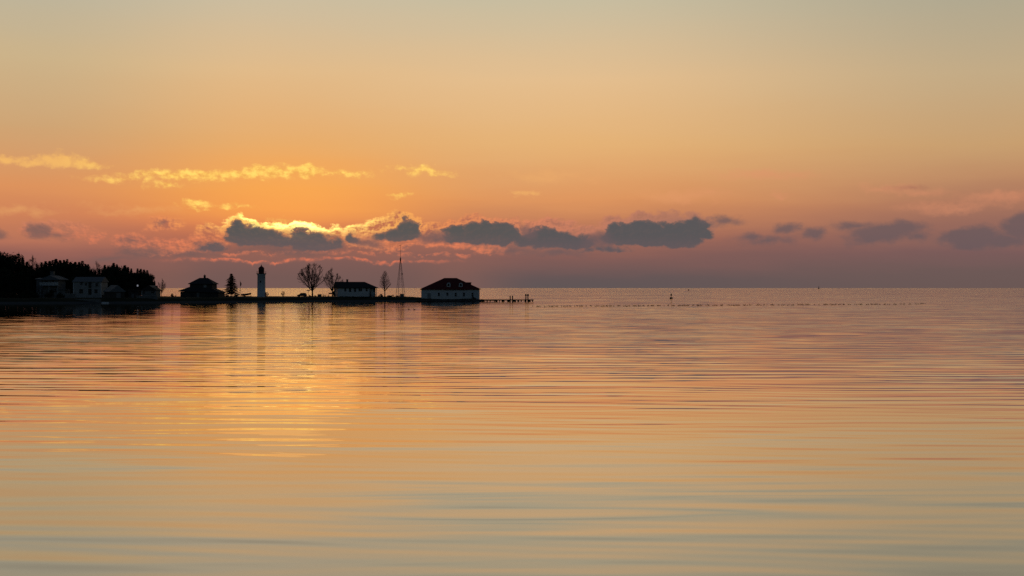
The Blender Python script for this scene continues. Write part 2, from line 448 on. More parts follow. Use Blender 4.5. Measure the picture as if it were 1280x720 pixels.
# long crested ripple trains running towards the camera
ph = t.noise(t.comb(t.m('MULTIPLY', u, 0.035), t.m('MULTIPLY', v, 0.06), 5.5), 1.0, 2.0, 0.5)
am = t.noise(t.comb(t.m('MULTIPLY', u, 0.085), t.m('MULTIPLY', v, 0.16), 9.5), 1.0, 1.5, 0.5)
phc = list(t.sep(ph.outputs['Color'])); amc = list(t.sep(am.outputs['Color']))
near = t.sm(dist, 28.0, 120.0)
sy = None
for i_, (lam, th, amp, lo) in enumerate(((3.6, 2.0, 0.016, 0.30), (2.5, -5.0, 0.021, 0.40), (1.8, 6.5, 0.021, 0.55), (1.25, -1.5, 0.018, 0.52), (0.85, 9.0, 0.015, 0.38), (0.55, -8.0, 0.012, 0.22))):
    th = math.radians(th + 2.0); kk = 2 * math.pi / lam
    p_ = t.m('ADD', t.m('MULTIPLY', px_, kk * math.sin(th)), t.m('MULTIPLY', py_, kk * math.cos(th)))
    p_ = t.m('ADD', p_, t.m('MULTIPLY', phc[i_ % 3], 16.0 + 3.0 * i_))
    a_ = t.m('MULTIPLY', t.sm(amc[(i_ + 1) % 3], 0.36, 0.68, 0.05, 1.75, 'LINEAR'), t.m('MULTIPLY', t.sm(near, 0.0, 1.0, lo, 1.0, 'LINEAR'), amp))
    c_ = t.m('MULTIPLY', t.m('SINE', p_), a_)
    cx_ = t.m('MULTIPLY', c_, math.sin(th) * 0.8)
    sy = c_ if sy is None else t.m('ADD', sy, c_)
    sx = cx_ if i_ == 0 else t.m('ADD', sx, cx_)
sR, sG, _ = t.sep(sw.outputs['Color'])
fr = t.noise(t.comb(t.m('MULTIPLY', u, 0.05), t.m('MULTIPLY', v, 0.45), 8.2), 1.0, 2.0, 0.45, 0.4)
fro = t.m('POWER', t.m('SUBTRACT', 1.0, t.m('MINIMUM', t.m('ABSOLUTE', t.m('MULTIPLY', t.m('SUBTRACT', fr.outputs[0], 0.5), 7.0)), 1.0)), 2.2)
fmod = t.noise(t.comb(t.m('MULTIPLY', u, 0.07), t.m('MULTIPLY', v, 0.14), 2.2), 1.0, 2.0, 0.5)
fro = t.m('MULTIPLY', t.m('MULTIPLY', fro, t.sm(fmod.outputs[0], 0.45, 0.66)), -0.04)
sy = t.m('ADD', t.m('ADD', sy, fro), t.m('MULTIPLY', t.m('SUBTRACT', sR, 0.5), t.sm(near, 0.0, 1.0, 0.05, 0.08, 'LINEAR')))
sx = t.m('ADD', sx, t.m('MULTIPLY', t.m('SUBTRACT', sG, 0.5), 0.075))
nrm = t.v('NORMALIZE', t.comb(t.m('MULTIPLY', sx, patch), t.m('MULTIPLY', sy, patch), 1.0))
lw = t.n.new('ShaderNodeLayerWeight'); lw.inputs[0].default_value = 0.5
t.l.new(nrm, lw.inputs['Normal'])
fres = t.m('POWER', lw.outputs['Facing'], 2.0)
gl = t.n.new('ShaderNodeBsdfGlossy'); gl.inputs['Roughness'].default_value = 0.02
gl.inputs['Color'].default_value = (1.0, 0.965, 0.94, 1)
t.l.new(nrm, gl.inputs['Normal'])
df = t.n.new('ShaderNodeBsdfDiffuse'); df.inputs['Color'].default_value = (0.017, 0.018, 0.016, 1)
mx = t.n.new('ShaderNodeMixShader')
t.l.new(fres, mx.inputs[0]); t.l.new(df.outputs[0], mx.inputs[1]); t.l.new(gl.outputs[0], mx.inputs[2])
t.l.new(mx.outputs[0], out.inputs[0])

xs = [-60000, -6000, -1200, -600, -300, 0, 300, 600, 1200, 6000, 60000]
ys = [-400, -50, 40, 120, 300, 600, 1200, 3000, 9000, 70000]
verts = [(x, y, 0.0) for y in ys for x in xs]
nx_ = len(xs)
faces = [(j * nx_ + i, j * nx_ + i + 1, (j + 1) * nx_ + i + 1, (j + 1) * nx_ + i) for j in range(len(ys) - 1) for i in range(nx_ - 1)]
me = bpy.data.meshes.new('water'); me.from_pydata(verts, [], faces); me.materials.append(wm)
wo = link(bpy.data.objects.new('water', me)); wo['kind'] = 'structure'

# ------------------------------------------------------------------ ground of the point
SHORE = [(-700, 430), (-200, 436), (0, 441), (60, 444), (130, 449), (190, 456), (250, 470), (320, 480), (390, 496), (450, 505), (520, 500), (560, 497), (598, 496),
         (607, 503), (604, 513), (585, 520), (540, 530), (450, 556), (350, 556), (240, 552), (208, 560), (190, 600), (150, 740), (-200, 900), (-900, 900)]
shore = [(X(p, d), d) for p, d in SHORE]


def seg_dist(px, py):
    best = np.full(px.shape, 1e9)
    inside = np.zeros(px.shape, bool)
    n = len(shore)
    for i in range(n):
        x0, y0 = shore[i]; x1, y1 = shore[(i + 1) % n]
        ex, ey = x1 - x0, y1 - y0
        tt = np.clip(((px - x0) * ex + (py - y0) * ey) / (ex * ex + ey * ey), 0, 1)
        best = np.minimum(best, np.hypot(px - x0 - tt * ex, py - y0 - tt * ey))
        c = ((y0 > py) != (y1 > py))
        xi = x0 + (py - y0) * ex / (ey if abs(ey) > 1e-9 else 1e-9)
        inside ^= c & (px < xi)
    return np.where(inside, best, -best)


def land_h(px, py):
    px = np.asarray(px, float); py = np.asarray(py, float)
    sd = seg_dist(px, py)
    pxl = px / np.maximum(py, 1) * F + 640
    top = 1.78 + (1.05 - 1.78) * np.clip((pxl - 515) / 25.0, 0, 1)
    bump = 0.12 * np.sin(px * 0.35 + 1.3) * np.sin(py * 0.29) + 0.08 * np.sin(px * 0.9) * np.cos(py * 0.8 + 1)
    s = np.clip(sd / 4.5, 0, 1)
    h = top * (1 - (1 - s) ** 1.7) + bump * s
    h = h + np.clip((-120 - pxl) / 400.0, 0, 1) * 0 + np.clip((sd - 40) / 120.0, 0, 1) * 3.0
    return np.where(sd > 0, h, np.maximum(sd * 0.25, -1.0))


def gh(x, y): return float(land_h(np.array([x]), np.array([y]))[0])


gx = np.concatenate([np.arange(-420, -190, 5.0), np.arange(-190, 2, 1.6)])
gy = np.concatenate([np.arange(424, 470, 1.2), np.arange(470, 570, 1.8), np.arange(570, 920, 8.0)])
GX, GY = np.meshgrid(gx, gy)
GZ = land_h(GX.ravel(), GY.ravel()).reshape(GX.shape)
nn = len(gx)
verts = np.stack([GX.ravel(), GY.ravel(), GZ.ravel()], 1)
faces = []
for j in range(len(gy) - 1):
    for i in range(nn - 1):
        q = (j * nn + i, j * nn + i + 1, (j + 1) * nn + i + 1, (j + 1) * nn + i)
        if max(verts[k][2] for k in q) > -0.9: faces.append(q)
gm = bpy.data.materials.new('turf_and_gravel_shore'); gm.use_nodes = True
t = NT(gm.node_tree)
out = t.n.new('ShaderNodeOutputMaterial'); b = t.n.new('ShaderNodeBsdfPrincipled')
geo = t.n.new('ShaderNodeNewGeometry')
zz = t.sep(geo.outputs['Position'])[2]
n1 = t.noise(geo.outputs['Position'], 0.8, 6.0, 0.65)
n2 = t.noise(geo.outputs['Position'], 3.0, 4.0, 0.6)
turf = t.mix(n1.outputs[0], (0.018, 0.022, 0.010, 1), (0.040, 0.038, 0.022, 1))
grav = t.mix(n2.outputs[0], (0.05, 0.048, 0.046, 1), (0.12, 0.115, 0.11, 1))
k = t.sm(t.m('ADD', zz, t.m('MULTIPLY', t.m('SUBTRACT', n1.outputs[0], 0.5), 0.6)), 0.35, 0.75)
t.l.new(t.mix(k, grav, turf), b.inputs['Base Color'])
b.inputs['Roughness'].default_value = 0.95; b.inputs['Specular IOR Level'].default_value = 0.1
t.l.new(b.outputs[0], out.inputs[0])
me = bpy.data.meshes.new('ground'); me.from_pydata([tuple(q) for q in verts], [], faces); me.materials.append(gm)
me.polygons.foreach_set('use_smooth', [True] * len(me.polygons))
go = link(bpy.data.objects.new('ground', me)); go['kind'] = 'structure'

# ------------------------------------------------------------------ vegetation


def conifer_meshes(seed, width=0.2, levels=26, gap=0.12, lean=0.0, prof=0.6):
    """unit height conifer: (trunk mesh, crown mesh)"""
    r = random.Random(seed)
    tk = MB(); tk.tube((0, 0, -0.03), (lean, 0, 0.97), 0.016, 0.002, 7)
    cr = MB()
    for L in range(levels):
        f = L / (levels - 1)
        z = gap + (0.985 - gap) * f
        R = width * ((1 - f) ** prof) * r.uniform(0.72, 1.15) + 0.012
        nb = max(5, int(11 * (1 - f) + 4))
        a0 = r.uniform(0, 6.28)
        for k_ in range(nb):
            a = a0 + 6.283 * k_ / nb + r.uniform(-0.25, 0.25)
            rr = R * r.uniform(0.6, 1.12)
            droop = r.uniform(0.15, 0.42) * rr
            nseg = 6
            for q in range(nseg):
                tt = (q + 0.6) / nseg
                c = Vector((math.cos(a) * rr * tt + lean * z, math.sin(a) * rr * tt, z - droop * tt * tt + 0.01))
                s_ = 0.042 * (1.15 - 0.55 * tt) * r.uniform(0.7, 1.3)
                for _ in range(3):
                    dvec = Vector((math.cos(a + r.uniform(-1, 1)), math.sin(a + r.uniform(-1, 1)), r.uniform(-0.5, 0.25))).normalized()
                    sd_ = Vector((r.uniform(-1, 1), r.uniform(-1, 1), r.uniform(-0.7, 0.7))).normalized()
                    cc = c + Vector((r.uniform(-1, 1), r.uniform(-1, 1), r.uniform(-1, 1))) * 0.008
                    cr.face([cc - dvec * s_ * 0.6, cc + sd_ * s_ * 0.42, cc + dvec * s_, cc - sd_ * s_ * 0.42])
    return tk.mesh('trunk', M['bark']), cr.mesh('crown', M['conifer'])


def broad_meshes(seed, width=0.33):
    """unit height dense broad evergreen"""
    r = random.Random(seed)
    tk = MB(); tk.tube((0, 0, -0.03), (0.01, 0, 0.6), 0.022, 0.010, 7)
    cr = MB()
    cl = []
    for i in range(26):
        z = r.uniform(0.22, 0.93)
        w_ = width * math.sqrt(max(0.05, 1 - ((z - 0.5) / 0.52) ** 2))
        a = r.uniform(0, 6.28); q = w_ * math.sqrt(r.random()) * 0.85
        cl.append((Vector((math.cos(a) * q, math.sin(a) * q, z)), r.uniform(0.07, 0.13)))
    for c, s0 in cl:
        tk.tube((0, 0, max(0.1, c.z - 0.25)), c, 0.008, 0.003, 5, False)
        for i in range(70):
            dvec = Vector((r.gauss(0, 1), r.gauss(0, 1), r.gauss(0, 1))).normalized()
            p = c + dvec * s0 * r.uniform(0.4, 1.05)
            s_ = r.uniform(0.014, 0.03)
            a_ = Vector((r.gauss(0, 1), r.gauss(0, 1), r.gauss(0, 1))).normalized()
            b_ = a_.cross(dvec).normalized()
            cr.face([p - a_ * s_, p + b_ * s_ * 0.6, p + a_ * s_, p - b_ * s_ * 0.6])
    return tk.mesh('trunk', M['bark']), cr.mesh('crown', M['conifer'])


CON = [conifer_meshes(1, 0.24), conifer_meshes(2, 0.28), conifer_meshes(3, 0.22, 28), conifer_meshes(4, 0.31, 24), conifer_meshes(5, 0.14, 28, prof=0.8)]
BRO = [broad_meshes(11), broad_meshes(12, 0.38), broad_meshes(13, 0.28)]


def put_tree(name, label, meshes, px, ytop, d, wscale=1.0, group=None, cat='tree', part='crown', rz=None):
    x = X(px, d); z0 = gh(x, d) - 0.1
    h = Z(ytop, d) - z0
    o = thing(name, label, cat, (x, d, z0), random.uniform(0, 6.28) if rz is None else rz, group)
    tk = link(bpy.data.objects.new('trunk', meshes[0]), o)
    cr = link(bpy.data.objects.new(part, meshes[1]), o)
    o.scale = (h * wscale, h * wscale, h)
    return o


WOODS = 'evergreens of the dark woods'
WL = 'dark evergreen tree in the black woods behind the left shore houses'
sky_line = [(-40, 312), (-30, 314), (-18, 315), (-8, 317), (3, 316), (9, 318.5), (15, 320), (20, 322), (24, 325), (34, 329.5), (39, 331), (46, 331.5), (52, 330.5), (57, 329.5),
            (62, 328), (66, 327), (70, 326.3), (75, 325.5), (80, 325), (84, 327), (88, 326.6), (94, 327), (99, 329.2), (103, 328.8), (107, 329.5), (110, 333), (114, 336),
            (119, 338), (124, 338), (128, 336), (131, 332), (135, 332.6), (138, 331), (142, 331.2), (146, 330.3), (151, 331.8), (156, 331.2), (160, 334), (164, 337),
            (168, 340), (172, 336.5), (176, 338), (180, 338.6), (184, 338), (187, 341.5), (190, 346), (193, 351), (196, 357), (199, 362)]
rw = random.Random(5)
for i, (px, yt) in enumerate(sky_line):
    d = rw.uniform(498, 522)
    if px <= 20 or 128 <= px <= 160 or 185 < px:
        m_ = BRO[i % 3] if rw.random() < 0.45 else CON[(i * 2) % 4]
    else:
        m_ = CON[i % 4]
    put_tree('evergreen_tree', WL, m_, px, yt + rw.uniform(-2.6, 1.2), d, rw.uniform(0.7, 1.05), WOODS)
for i in range(44):                                             # the rows standing lower in front
    px = -44 + i * 5.5 + rw.uniform(-1.5, 1.5)
    base_y = np.interp(px, [a for a, b in sky_line], [b for a, b in sky_line])
    if px > 196: continue
    yt = base_y + rw.uniform(2.5, 8)
    if yt > 362: continue
    put_tree('evergreen_tree', WL, BRO[i % 3] if i % 2 else CON[i % 4], px, yt, rw.uniform(484, 496), rw.uniform(1.0, 1.3), WOODS)
for px, yt, d in [(-36, 336, 466), (-24, 331, 464), (-10, 338, 465), (2, 334, 463), (13, 342, 462), (24, 340, 465), (34, 346, 463), (84, 350, 482), (88, 345, 484), (128, 352, 480),
                  (160, 352, 478), (167, 350, 480), (158, 360, 470), (172, 362, 474), (165, 363, 470), (197, 361, 478)]:
    put_tree('evergreen_tree', WL, BRO[int(px) % 3], px, yt, d, 1.15, WOODS)
for i in range(40):
    px = -42 + i * 6.0 + rw.uniform(-1.5, 1.5)
    if px > 192: continue
    yt = np.interp(px, [a for a, b in sky_line], [b for a, b in sky_line]) + rw.uniform(2, 5)
    put_tree('evergreen_tree', WL, BRO[i % 3], px, yt, rw.uniform(524, 536), 1.15, WOODS)
put_tree('evergreen_tree', 'slim pointed evergreen standing alone above the tree line at the far left', CON[4], 28.6, 322.6, 510, 0.9)


def bare_meshes(seed, limbs, trunk_h, spread, up=0.2, gen=3, thick=0.02, twig=0.0019, kids=5, ratio=0.5, trunk_top=0.0, half=0.38, low=0.22):
    """unit height leafless tree, its twigs kept inside an egg shaped crown: (trunk, branches)"""
    r = random.Random(seed)
    tk = MB(); br = MB()
    cz, rz_ = (1.0 + low) / 2, (1.0 - low) / 2
    tk.tube((0, 0, -0.03), (0, 0, trunk_h * 0.5), thick * 1.3, thick, 8)
    tk.tube((0, 0, trunk_h * 0.5), (0, 0, trunk_h), thick, thick * 0.9, 8)
    if trunk_top:
        tk.tube((0, 0, trunk_h), (0.005, 0, trunk_top), thick * 0.85, twig, 6)

    def egg(p):
        f = (p.z - low) / (1 - low)
        w_ = half * (math.sin(math.pi * min(1, max(0.0, f)) ** 0.8) ** 0.6 if 0 < f < 1 else 0.02)
        if trunk_top: w_ = half * max(0.03, 1 - f) ** 0.7
        return math.hypot(p.x, p.y) < w_ * 1.04 + 0.01 and p.z < 1.0

    def grow(p, d, ln, rad, g):
        n = 5 if g == 0 else 4 if g == 1 else 3
        q = Vector(p); dv = Vector(d).normalized()
        pts = [q.copy()]
        for i in range(n):
            dv = (dv + Vector((r.gauss(0, 0.13), r.gauss(0, 0.13), r.gauss(0, 0.06) + up * 0.4))).normalized()
            q = q + dv * (ln / n)
            if not egg(q) and i > 0: break
            r0 = max(twig, rad * (1 - 0.8 * i / n)); r1 = max(twig * 0.8, rad * (1 - 0.8 * (i + 1) / n))
            br.tube(pts[-1], q, r0, r1, 5 if g < 2 else 3, False)
            pts.append(q.copy())
        n = len(pts) - 1
        if g >= gen or n < 1: return
        for i in range(kids + (2 if g == 0 else 0)):
            f = min(0.95, 0.12 + 0.8 * (i + r.random() * 0.8) / kids)
            k_ = min(int(f * n), n - 1)
            bp = pts[k_].lerp(pts[k_ + 1], f * n - k_)
            ax = Vector((r.gauss(0, 1), r.gauss(0, 1), r.gauss(0, 0.6))).normalized()
            seg = (pts[k_ + 1] - pts[k_]).normalized()
            side = (ax - seg * ax.dot(seg)).normalized()
            nd = (seg + side * r.uniform(0.25, 0.62)).normalized()
            grow(bp, nd, ln * ratio * r.uniform(0.75, 1.2) * (1.1 - 0.3 * f), rad * (1 - 0.75 * f) * 0.55, g + 1)

    for i in range(limbs):
        a = 2.4 * i + r.uniform(-0.3, 0.3)
        f = i / max(1, limbs - 1)
        if trunk_top:
            z0 = trunk_h + (trunk_top * 0.95 - trunk_h) * f
            grow((0, 0, z0), (math.cos(a) * spread, math.sin(a) * spread, 1), (half * 1.25) * (1 - f) ** 0.7 + 0.07, thick * 0.4 * (1 - 0.75 * f), 1)
        else:
            sp = spread * (0.12 + 1.25 * f)
            grow((0, 0, trunk_h * (1.02 - 0.25 * f * r.random())), (math.cos(a) * sp, math.sin(a) * sp, 1), 0.80 - 0.24 * f, thick * (0.72 - 0.25 * f), 0)
    return tk.mesh('trunk', M['bark']), br.mesh('branches', M['twig'])


BIG = bare_meshes(31, 13, 0.2, 1.0, 0.10, gen=3, thick=0.022, kids=5, half=0.42, low=0.24, twig=0.0016, ratio=0.46)
MED = bare_meshes(42, 11, 0.2, 0.9, 0.2, gen=3, thick=0.019, kids=4, half=0.38, low=0.2, twig=0.0018)
POP = bare_meshes(53, 46, 0.16, 0.75, 0.22, gen=2, thick=0.018, kids=5, trunk_top=0.97, half=0.32, low=0.12, twig=0.0022)
SHB = bare_meshes(64, 9, 0.05, 0.9, 0.2, gen=2, thick=0.02, kids=5, half=0.45, low=0.0, twig=0.007)
put_tree('leafless_tree', 'biggest leafless tree with a wide round crown near the middle of the point', BIG, 390.5, 327.5, 520, 1.0, part='branches', rz=0.4)
put_tree('leafless_tree', 'smaller leafless tree beside the left end of the white house with a chimney', MED, 415.5, 336, 524, 1.0, part='branches', rz=1.0)
put_tree('leafless_tree', 'narrow leafless tree between the white house and the lattice mast', POP, 481, 337.5, 520, 1.15, part='branches', rz=2.0)
put_tree('leafless_tree', 'hazy leafless crown rising above the woods over the house with a balcony', MED, 43, 321, 530, 0.95, part='branches', rz=2.5)
put_tree('leafless_tree', 'hazy leafless crown rising above the woods over the pale boxy house', MED, 120, 328, 530, 0.8, part='branches', rz=4.0)
put_tree('leafless_tree', 'small leafless tree at the right end of the dark woods', MED, 202, 349, 505, 0.7, part='branches', rz=5.0)
put_tree('conifer_tree', 'lone ragged conifer standing left of the lighthouse', conifer_meshes(77, 0.37, 23, 0.14, 0.02, 0.72), 289, 342.5, 514, 1.3)


def shrub_mesh(seed, flat=1.0):
    r = random.Random(seed)
    tk = MB(); lf = MB()
    for i in range(7):
        a = r.uniform(0, 6.28)
        tk.tube((0, 0, -0.05), (math.cos(a) * 0.25, math.sin(a) * 0.25, 0.6), 0.03, 0.01, 4)
    for i in range(14):
        a = r.uniform(0, 6.28); q = 0.36 * math.sqrt(r.random())
        c = Vector((math.cos(a) * q, math.sin(a) * q, r.uniform(0.2, 0.78)))
        for j in range(55):
            dv = Vector((r.gauss(0, 1), r.gauss(0, 1), r.gauss(0, 1))).normalized()
            p = c + dv * r.uniform(0.06, 0.2)
            if p.z < 0.0: p.z = -p.z
            a_ = Vector((r.gauss(0, 1), r.gauss(0, 1), r.gauss(0, 1))).normalized()
            b_ = a_.cross(dv).normalized(); s_ = r.uniform(0.03, 0.06)
            lf.face([p - a_ * s_, p + b_ * s_ * 0.7, p + a_ * s_, p - b_ * s_ * 0.7])
    return tk.mesh('stems', M['bark']), lf.mesh('foliage', M['leaf'])


SHR = [shrub_mesh(3), shrub_mesh(8), shrub_mesh(9)]


def put_shrub(label, px, ytop, wpx, d, i=0, group=None):
    x = X(px, d); z0 = gh(x, d) - 0.05
    h = max(0.5, Z(ytop, d) - z0)
    o = thing('shrub', label, 'shrub', (x, d, z0), random.uniform(0, 6.28), group)
    link(bpy.data.objects.new('stems', SHR[i][0]), o)
    link(bpy.data.objects.new('foliage', SHR[i][1]), o)
    wd = S(wpx, d)
    o.scale = (wd, wd, h)


put_shrub('small round dark bush in the gap left of the dark hip roofed house', 215.5, 366, 5.5, 505, 0)
put_shrub('low dark bush against the right corner of the dark hip roofed house', 277.5, 367, 9, 508, 1)
put_shrub('low bush below the lone conifer on its right side', 296, 366.5, 8, 512, 2)
put_shrub('low bush below the lone conifer on its left side', 283.5, 367.6, 7, 512, 0)
put_shrub('small bush by the thin signpost left of the big leafless trunk', 387.6, 367.6, 3.6, 520, 1)
put_shrub('small bush touching the big leafless trunk on its right', 394, 368, 3.2, 520, 2)
put_shrub('tall dark bush hugging the left corner of the white house', 417.8, 360, 5.4, 516, 0)
put_shrub('dark bush at the right end of the white house', 476, 366, 7, 516, 1)
put_shrub('low wide bush left of the foot of the lattice mast', 488.5, 368, 10, 514, 2)
put_shrub('low bush among the feet of the lattice mast', 497.5, 368.6, 8, 516, 0)
put_shrub('large dark bush in front of the house with a balcony', 61, 358.5, 15, 458, 1)
put_shrub('dark bush in front of the low annex', 76, 364.5, 12, 456, 2)
put_shrub('dark bush on the bank left of the house with a balcony', 43, 363, 14, 457, 0)
put_shrub('dark bush between the pale boxy house and the angled shed', 128.6, 364, 5, 468, 1)
for i in range(15):
    put_shrub('low dark bush in the row at the foot of the black woods on the left', -42 + i * 5.6, 362 + (i * 7 % 5), 9, 452 + i % 4, i % 3, 'bushes at the foot of the woods')
for i, px in enumerate((427, 435, 443, 452, 460)):
    put_shrub('low foundation bush in the row along the front of the white house', px, 370.2, 9, 508, i % 3, 'foundation bushes along the white house')
for px, yt, lab in [(333.6, 364.5, 'small leafless shrub just right of the lighthouse'), (354, 363.5, 'small leafless shrub alone on the bank between lighthouse and parked car'),
                    (219.5, 368.4, 'small leafless shrub left of the dark hip roofed house'), (404.5, 367.4, 'small leafless shrub right of the low utility box')]:
    put_tree('bare_shrub', lab, SHB, px, yt, 518, 0.9, cat='shrub', part='twigs')

# ------------------------------------------------------------------ houses


def gable_roof(mb, x0, x1, y0, y1, ze, zr, over=0.4, th=0.18, axis='x', hip0=0.0, hip1=0.0):
    """ridge along x (or y); hip0 / hip1 pull the ridge ends in"""
    def tr(p): return p if axis == 'x' else (p[1], p[0], p[2])
    if axis == 'y': x0, x1, y0, y1 = y0, y1, x0, x1
    x0 -= over; x1 += over; y0 -= over; y1 += over
    ym = (y0 + y1) / 2
    pts = [(x0, y0, ze), (x1, y0, ze), (x1, y1, ze), (x0, y1, ze), (x0 + hip0, ym, zr), (x1 - hip1, ym, zr),
           (x0, y0, ze - th), (x1, y0, ze - th), (x1, y1, ze - th), (x0, y1, ze - th)]
    mb.solid([tr(p) for p in pts], [(0, 1, 5, 4), (2, 3, 4, 5), (3, 0, 4), (1, 2, 5), (0, 6, 7, 1), (1, 7, 8, 2), (2, 8, 9, 3), (3, 9, 6, 0), (6, 9, 8, 7)])


def gable_wall(mb, x0, x1, y0, y1, z0, ze, zr=None, axis='x', ends=(True, True)):
    mb.box(x0, x1, y0, y1, z0, ze)


def window(parent, cx, cz, wd, ht, y, frame='white', glass='glass', label=None):
    f = MB(); b_ = min(0.09, wd * 0.12)
    f.box(cx - wd / 2 - b_, cx - wd / 2, y - 0.05, y + 0.02, cz - ht / 2 - b_, cz + ht / 2 + b_)
    f.box(cx + wd / 2, cx + wd / 2 + b_, y - 0.05, y + 0.02, cz - ht / 2 - b_, cz + ht / 2 + b_)
    f.box(cx - wd / 2, cx + wd / 2, y - 0.05, y + 0.02, cz + ht / 2, cz + ht / 2 + b_)
    f.box(cx - wd / 2, cx + wd / 2, y - 0.08, y + 0.02, cz - ht / 2 - b_, cz - ht / 2)
    f.box(cx - wd / 2, cx + wd / 2, y - 0.04, y + 0.015, cz - 0.025, cz + 0.025)
    o = f.build('window', M[frame], parent)
    p = MB(); p.box(cx - wd / 2, cx + wd / 2, y - 0.03, y + 0.01, cz - ht / 2, cz + ht / 2)
    p.build('pane', M[glass], o)
    if label: o['label'] = label
    return o


def door(parent, cx, z0, wd, ht, y, mat='glass'):
    f = MB(); f.box(cx - wd / 2, cx + wd / 2, y - 0.05, y + 0.02, z0, z0 + ht)
    o = f.build('door', M[mat], parent)
    h = MB(); h.lathe([(0.02, -0.03), (0.05, 0), (0.02, 0.03)], 8, (cx + wd * 0.36, y - 0.09, z0 + 1.0)); h.build('handle', M['steel'], o)
    return o


class Site:
    """local frame of a house: origin on the ground below pixel column pc at distance d"""
    def __init__(s, pc, d, rz=0.0):
        s.pc, s.d, s.x = pc, d, X(pc, d)
        s.z = gh(s.x, d + 2)
        s.rz = rz
        s.k = d / F

    def lx(s, px): return (px - s.pc) * s.k / math.cos(s.rz)
    def lz(s, py): return Z(py, s.d) - s.z
    def loc(s): return (s.x, s.d, s.z)


# house with a balcony
s = Site(62, 470)
h = thing('lake_house', 'two storey house with a pale balcony before the woods at the far left', 'house', s.loc())
wl = MB(); wl.box(s.lx(53.5), s.lx(72.5), 0.0, 8.0, -0.6, s.lz(349.2)); wl.box(s.lx(43.5), s.lx(53.5), 1.5, 8.0, -0.6, s.lz(349.6))
zr = s.lz(344.2); ze = s.lz(349.2)
wl.solid([(s.lx(53.5), 0, ze), (s.lx(72.5), 0, ze), (s.lx(63), 0, zr - 0.25), (s.lx(53.5), 8, ze), (s.lx(72.5), 8, ze), (s.lx(63), 8, zr - 0.25)],
         [(0, 1, 2), (5, 4, 3), (1, 4, 5, 2), (3, 0, 2, 5)])
wl.build('wall', M['greywall'], h)
rf = MB(); gable_roof(rf, s.lx(53.5), s.lx(72.5), 0.0, 8.0, ze, zr, 0.9, 0.22, 'y'); gable_roof(rf, s.lx(43.0), s.lx(53.4), 1.5, 8.0, s.lz(348.8), s.lz(347.2), 0.35, 0.2, 'x')
ro = rf.build('roof', M['roofgrey'], h)
ch = MB(); ch.box(s.lx(59.0), s.lx(63.2), 3.0, 4.4, s.lz(347), s.lz(339.6)); ch.box(s.lx(58.6), s.lx(63.6), 2.85, 4.55, s.lz(339.6), s.lz(339.0)); ch.build('chimney', M['greywall'], ro)
for cx in (66.5, 58):
    window(h, s.lx(cx), s.lz(351), 1.1, 1.1, 0.0, 'pale')
window(h, s.lx(69), s.lz(363), 0.9, 1.3, 0.0, 'pale')
door(h, s.lx(63), s.lz(369.5), 1.0, 2.1, 0.0)
bl = MB(); bl.box(s.lx(52), s.lx(75), -1.9, 0.0, s.lz(357.2), s.lz(356.5))
bo = bl.build('balcony', M['pale'], h)
rl = MB(); rl.box(s.lx(52), s.lx(75), -1.95, -1.85, s.lz(353.6), s.lz(353.1)); rl.box(s.lx(52), s.lx(75), -1.93, -1.87, s.lz(356.4), s.lz(356.1))
for i in range(36):
    q = s.lx(52) + (s.lx(75) - s.lx(52)) * i / 35
    rl.box(q - 0.065, q + 0.065, -1.92, -1.88, s.lz(356.3), s.lz(353.5))
rl.build('railing', M['white'], bo)
for cx in (52.6, 63.5, 74.4):
    p = MB(); p.box(s.lx(cx) - 0.09, s.lx(cx) + 0.09, -1.88, -1.7, -0.4, s.lz(357.2)); p.build('balcony_post', M['pale'], h)
st = MB()
for i in range(9):
    f_ = i / 8
    st.box(s.lx(47 + 5 * f_), s.lx(47.9 + 5 * f_), -1.5, -0.4, s.lz(364 - 7 * f_) - 0.12, s.lz(364 - 7 * f_))
st.build('staircase', M['greywall'], h)
an = MB(); an.box(s.lx(72.5), s.lx(82), -0.5, 5, -0.6, s.lz(362.0)); ao = an.build('annex', M['greywall'], h)
ar = MB(); ar.box(s.lx(71.8), s.lx(82.8), -0.9, 5.3, s.lz(362.0), s.lz(361.3)); ar.build('annex_roof', M['roofgrey'], ao)

# pale boxy house
s = Site(109, 466)
h = thing('lake_house', 'pale boxy two storey house with a plain light grey roof before the woods', 'house', s.loc())
wl = MB(); ze = s.lz(352); zr = s.lz(346)
wl.box(s.lx(91.6), s.lx(126.4), 0, 7.5, -0.6, ze)
for xx in (s.lx(91.6), s.lx(126.4)):
    pass
wl.solid([(s.lx(91.6), 0, ze), (s.lx(126.4), 0, ze), (s.lx(126.4), 7.5, ze), (s.lx(91.6), 7.5, ze), (s.lx(91.6), 3.75, zr - 0.3), (s.lx(126.4), 3.75, zr - 0.3)],
         [(0, 1, 5, 4), (2, 3, 4, 5), (3, 0, 4), (1, 2, 5)])
wl.build('wall', M['pale'], h)
rf = MB(); gable_roof(rf, s.lx(91.6), s.lx(126.4), 0, 7.5, ze, zr, 0.35, 0.2); rf.build('roof', M['roofgrey'], h)
window(h, s.lx(101.8), s.lz(354.4), 0.9, 1.0, 0.0, 'pale')
window(h, s.lx(107.5), s.lz(355.2), 0.8, 0.9, 0.0, 'pale')
window(h, s.lx(112.4), s.lz(356.2), 1.1, 2.2, 0.0, 'pale')
window(h, s.lx(121), s.lz(356), 1.0, 1.2, 0.0, 'pale')
window(h, s.lx(101.5), s.lz(364), 1.4, 1.6, 0.0, 'pale')
window(h, s.lx(120), s.lz(364), 1.2, 1.4, 0.0, 'pale')
door(h, s.lx(112.4), s.lz(368.4), 1.2, 2.2, 0.0)
cb = MB()
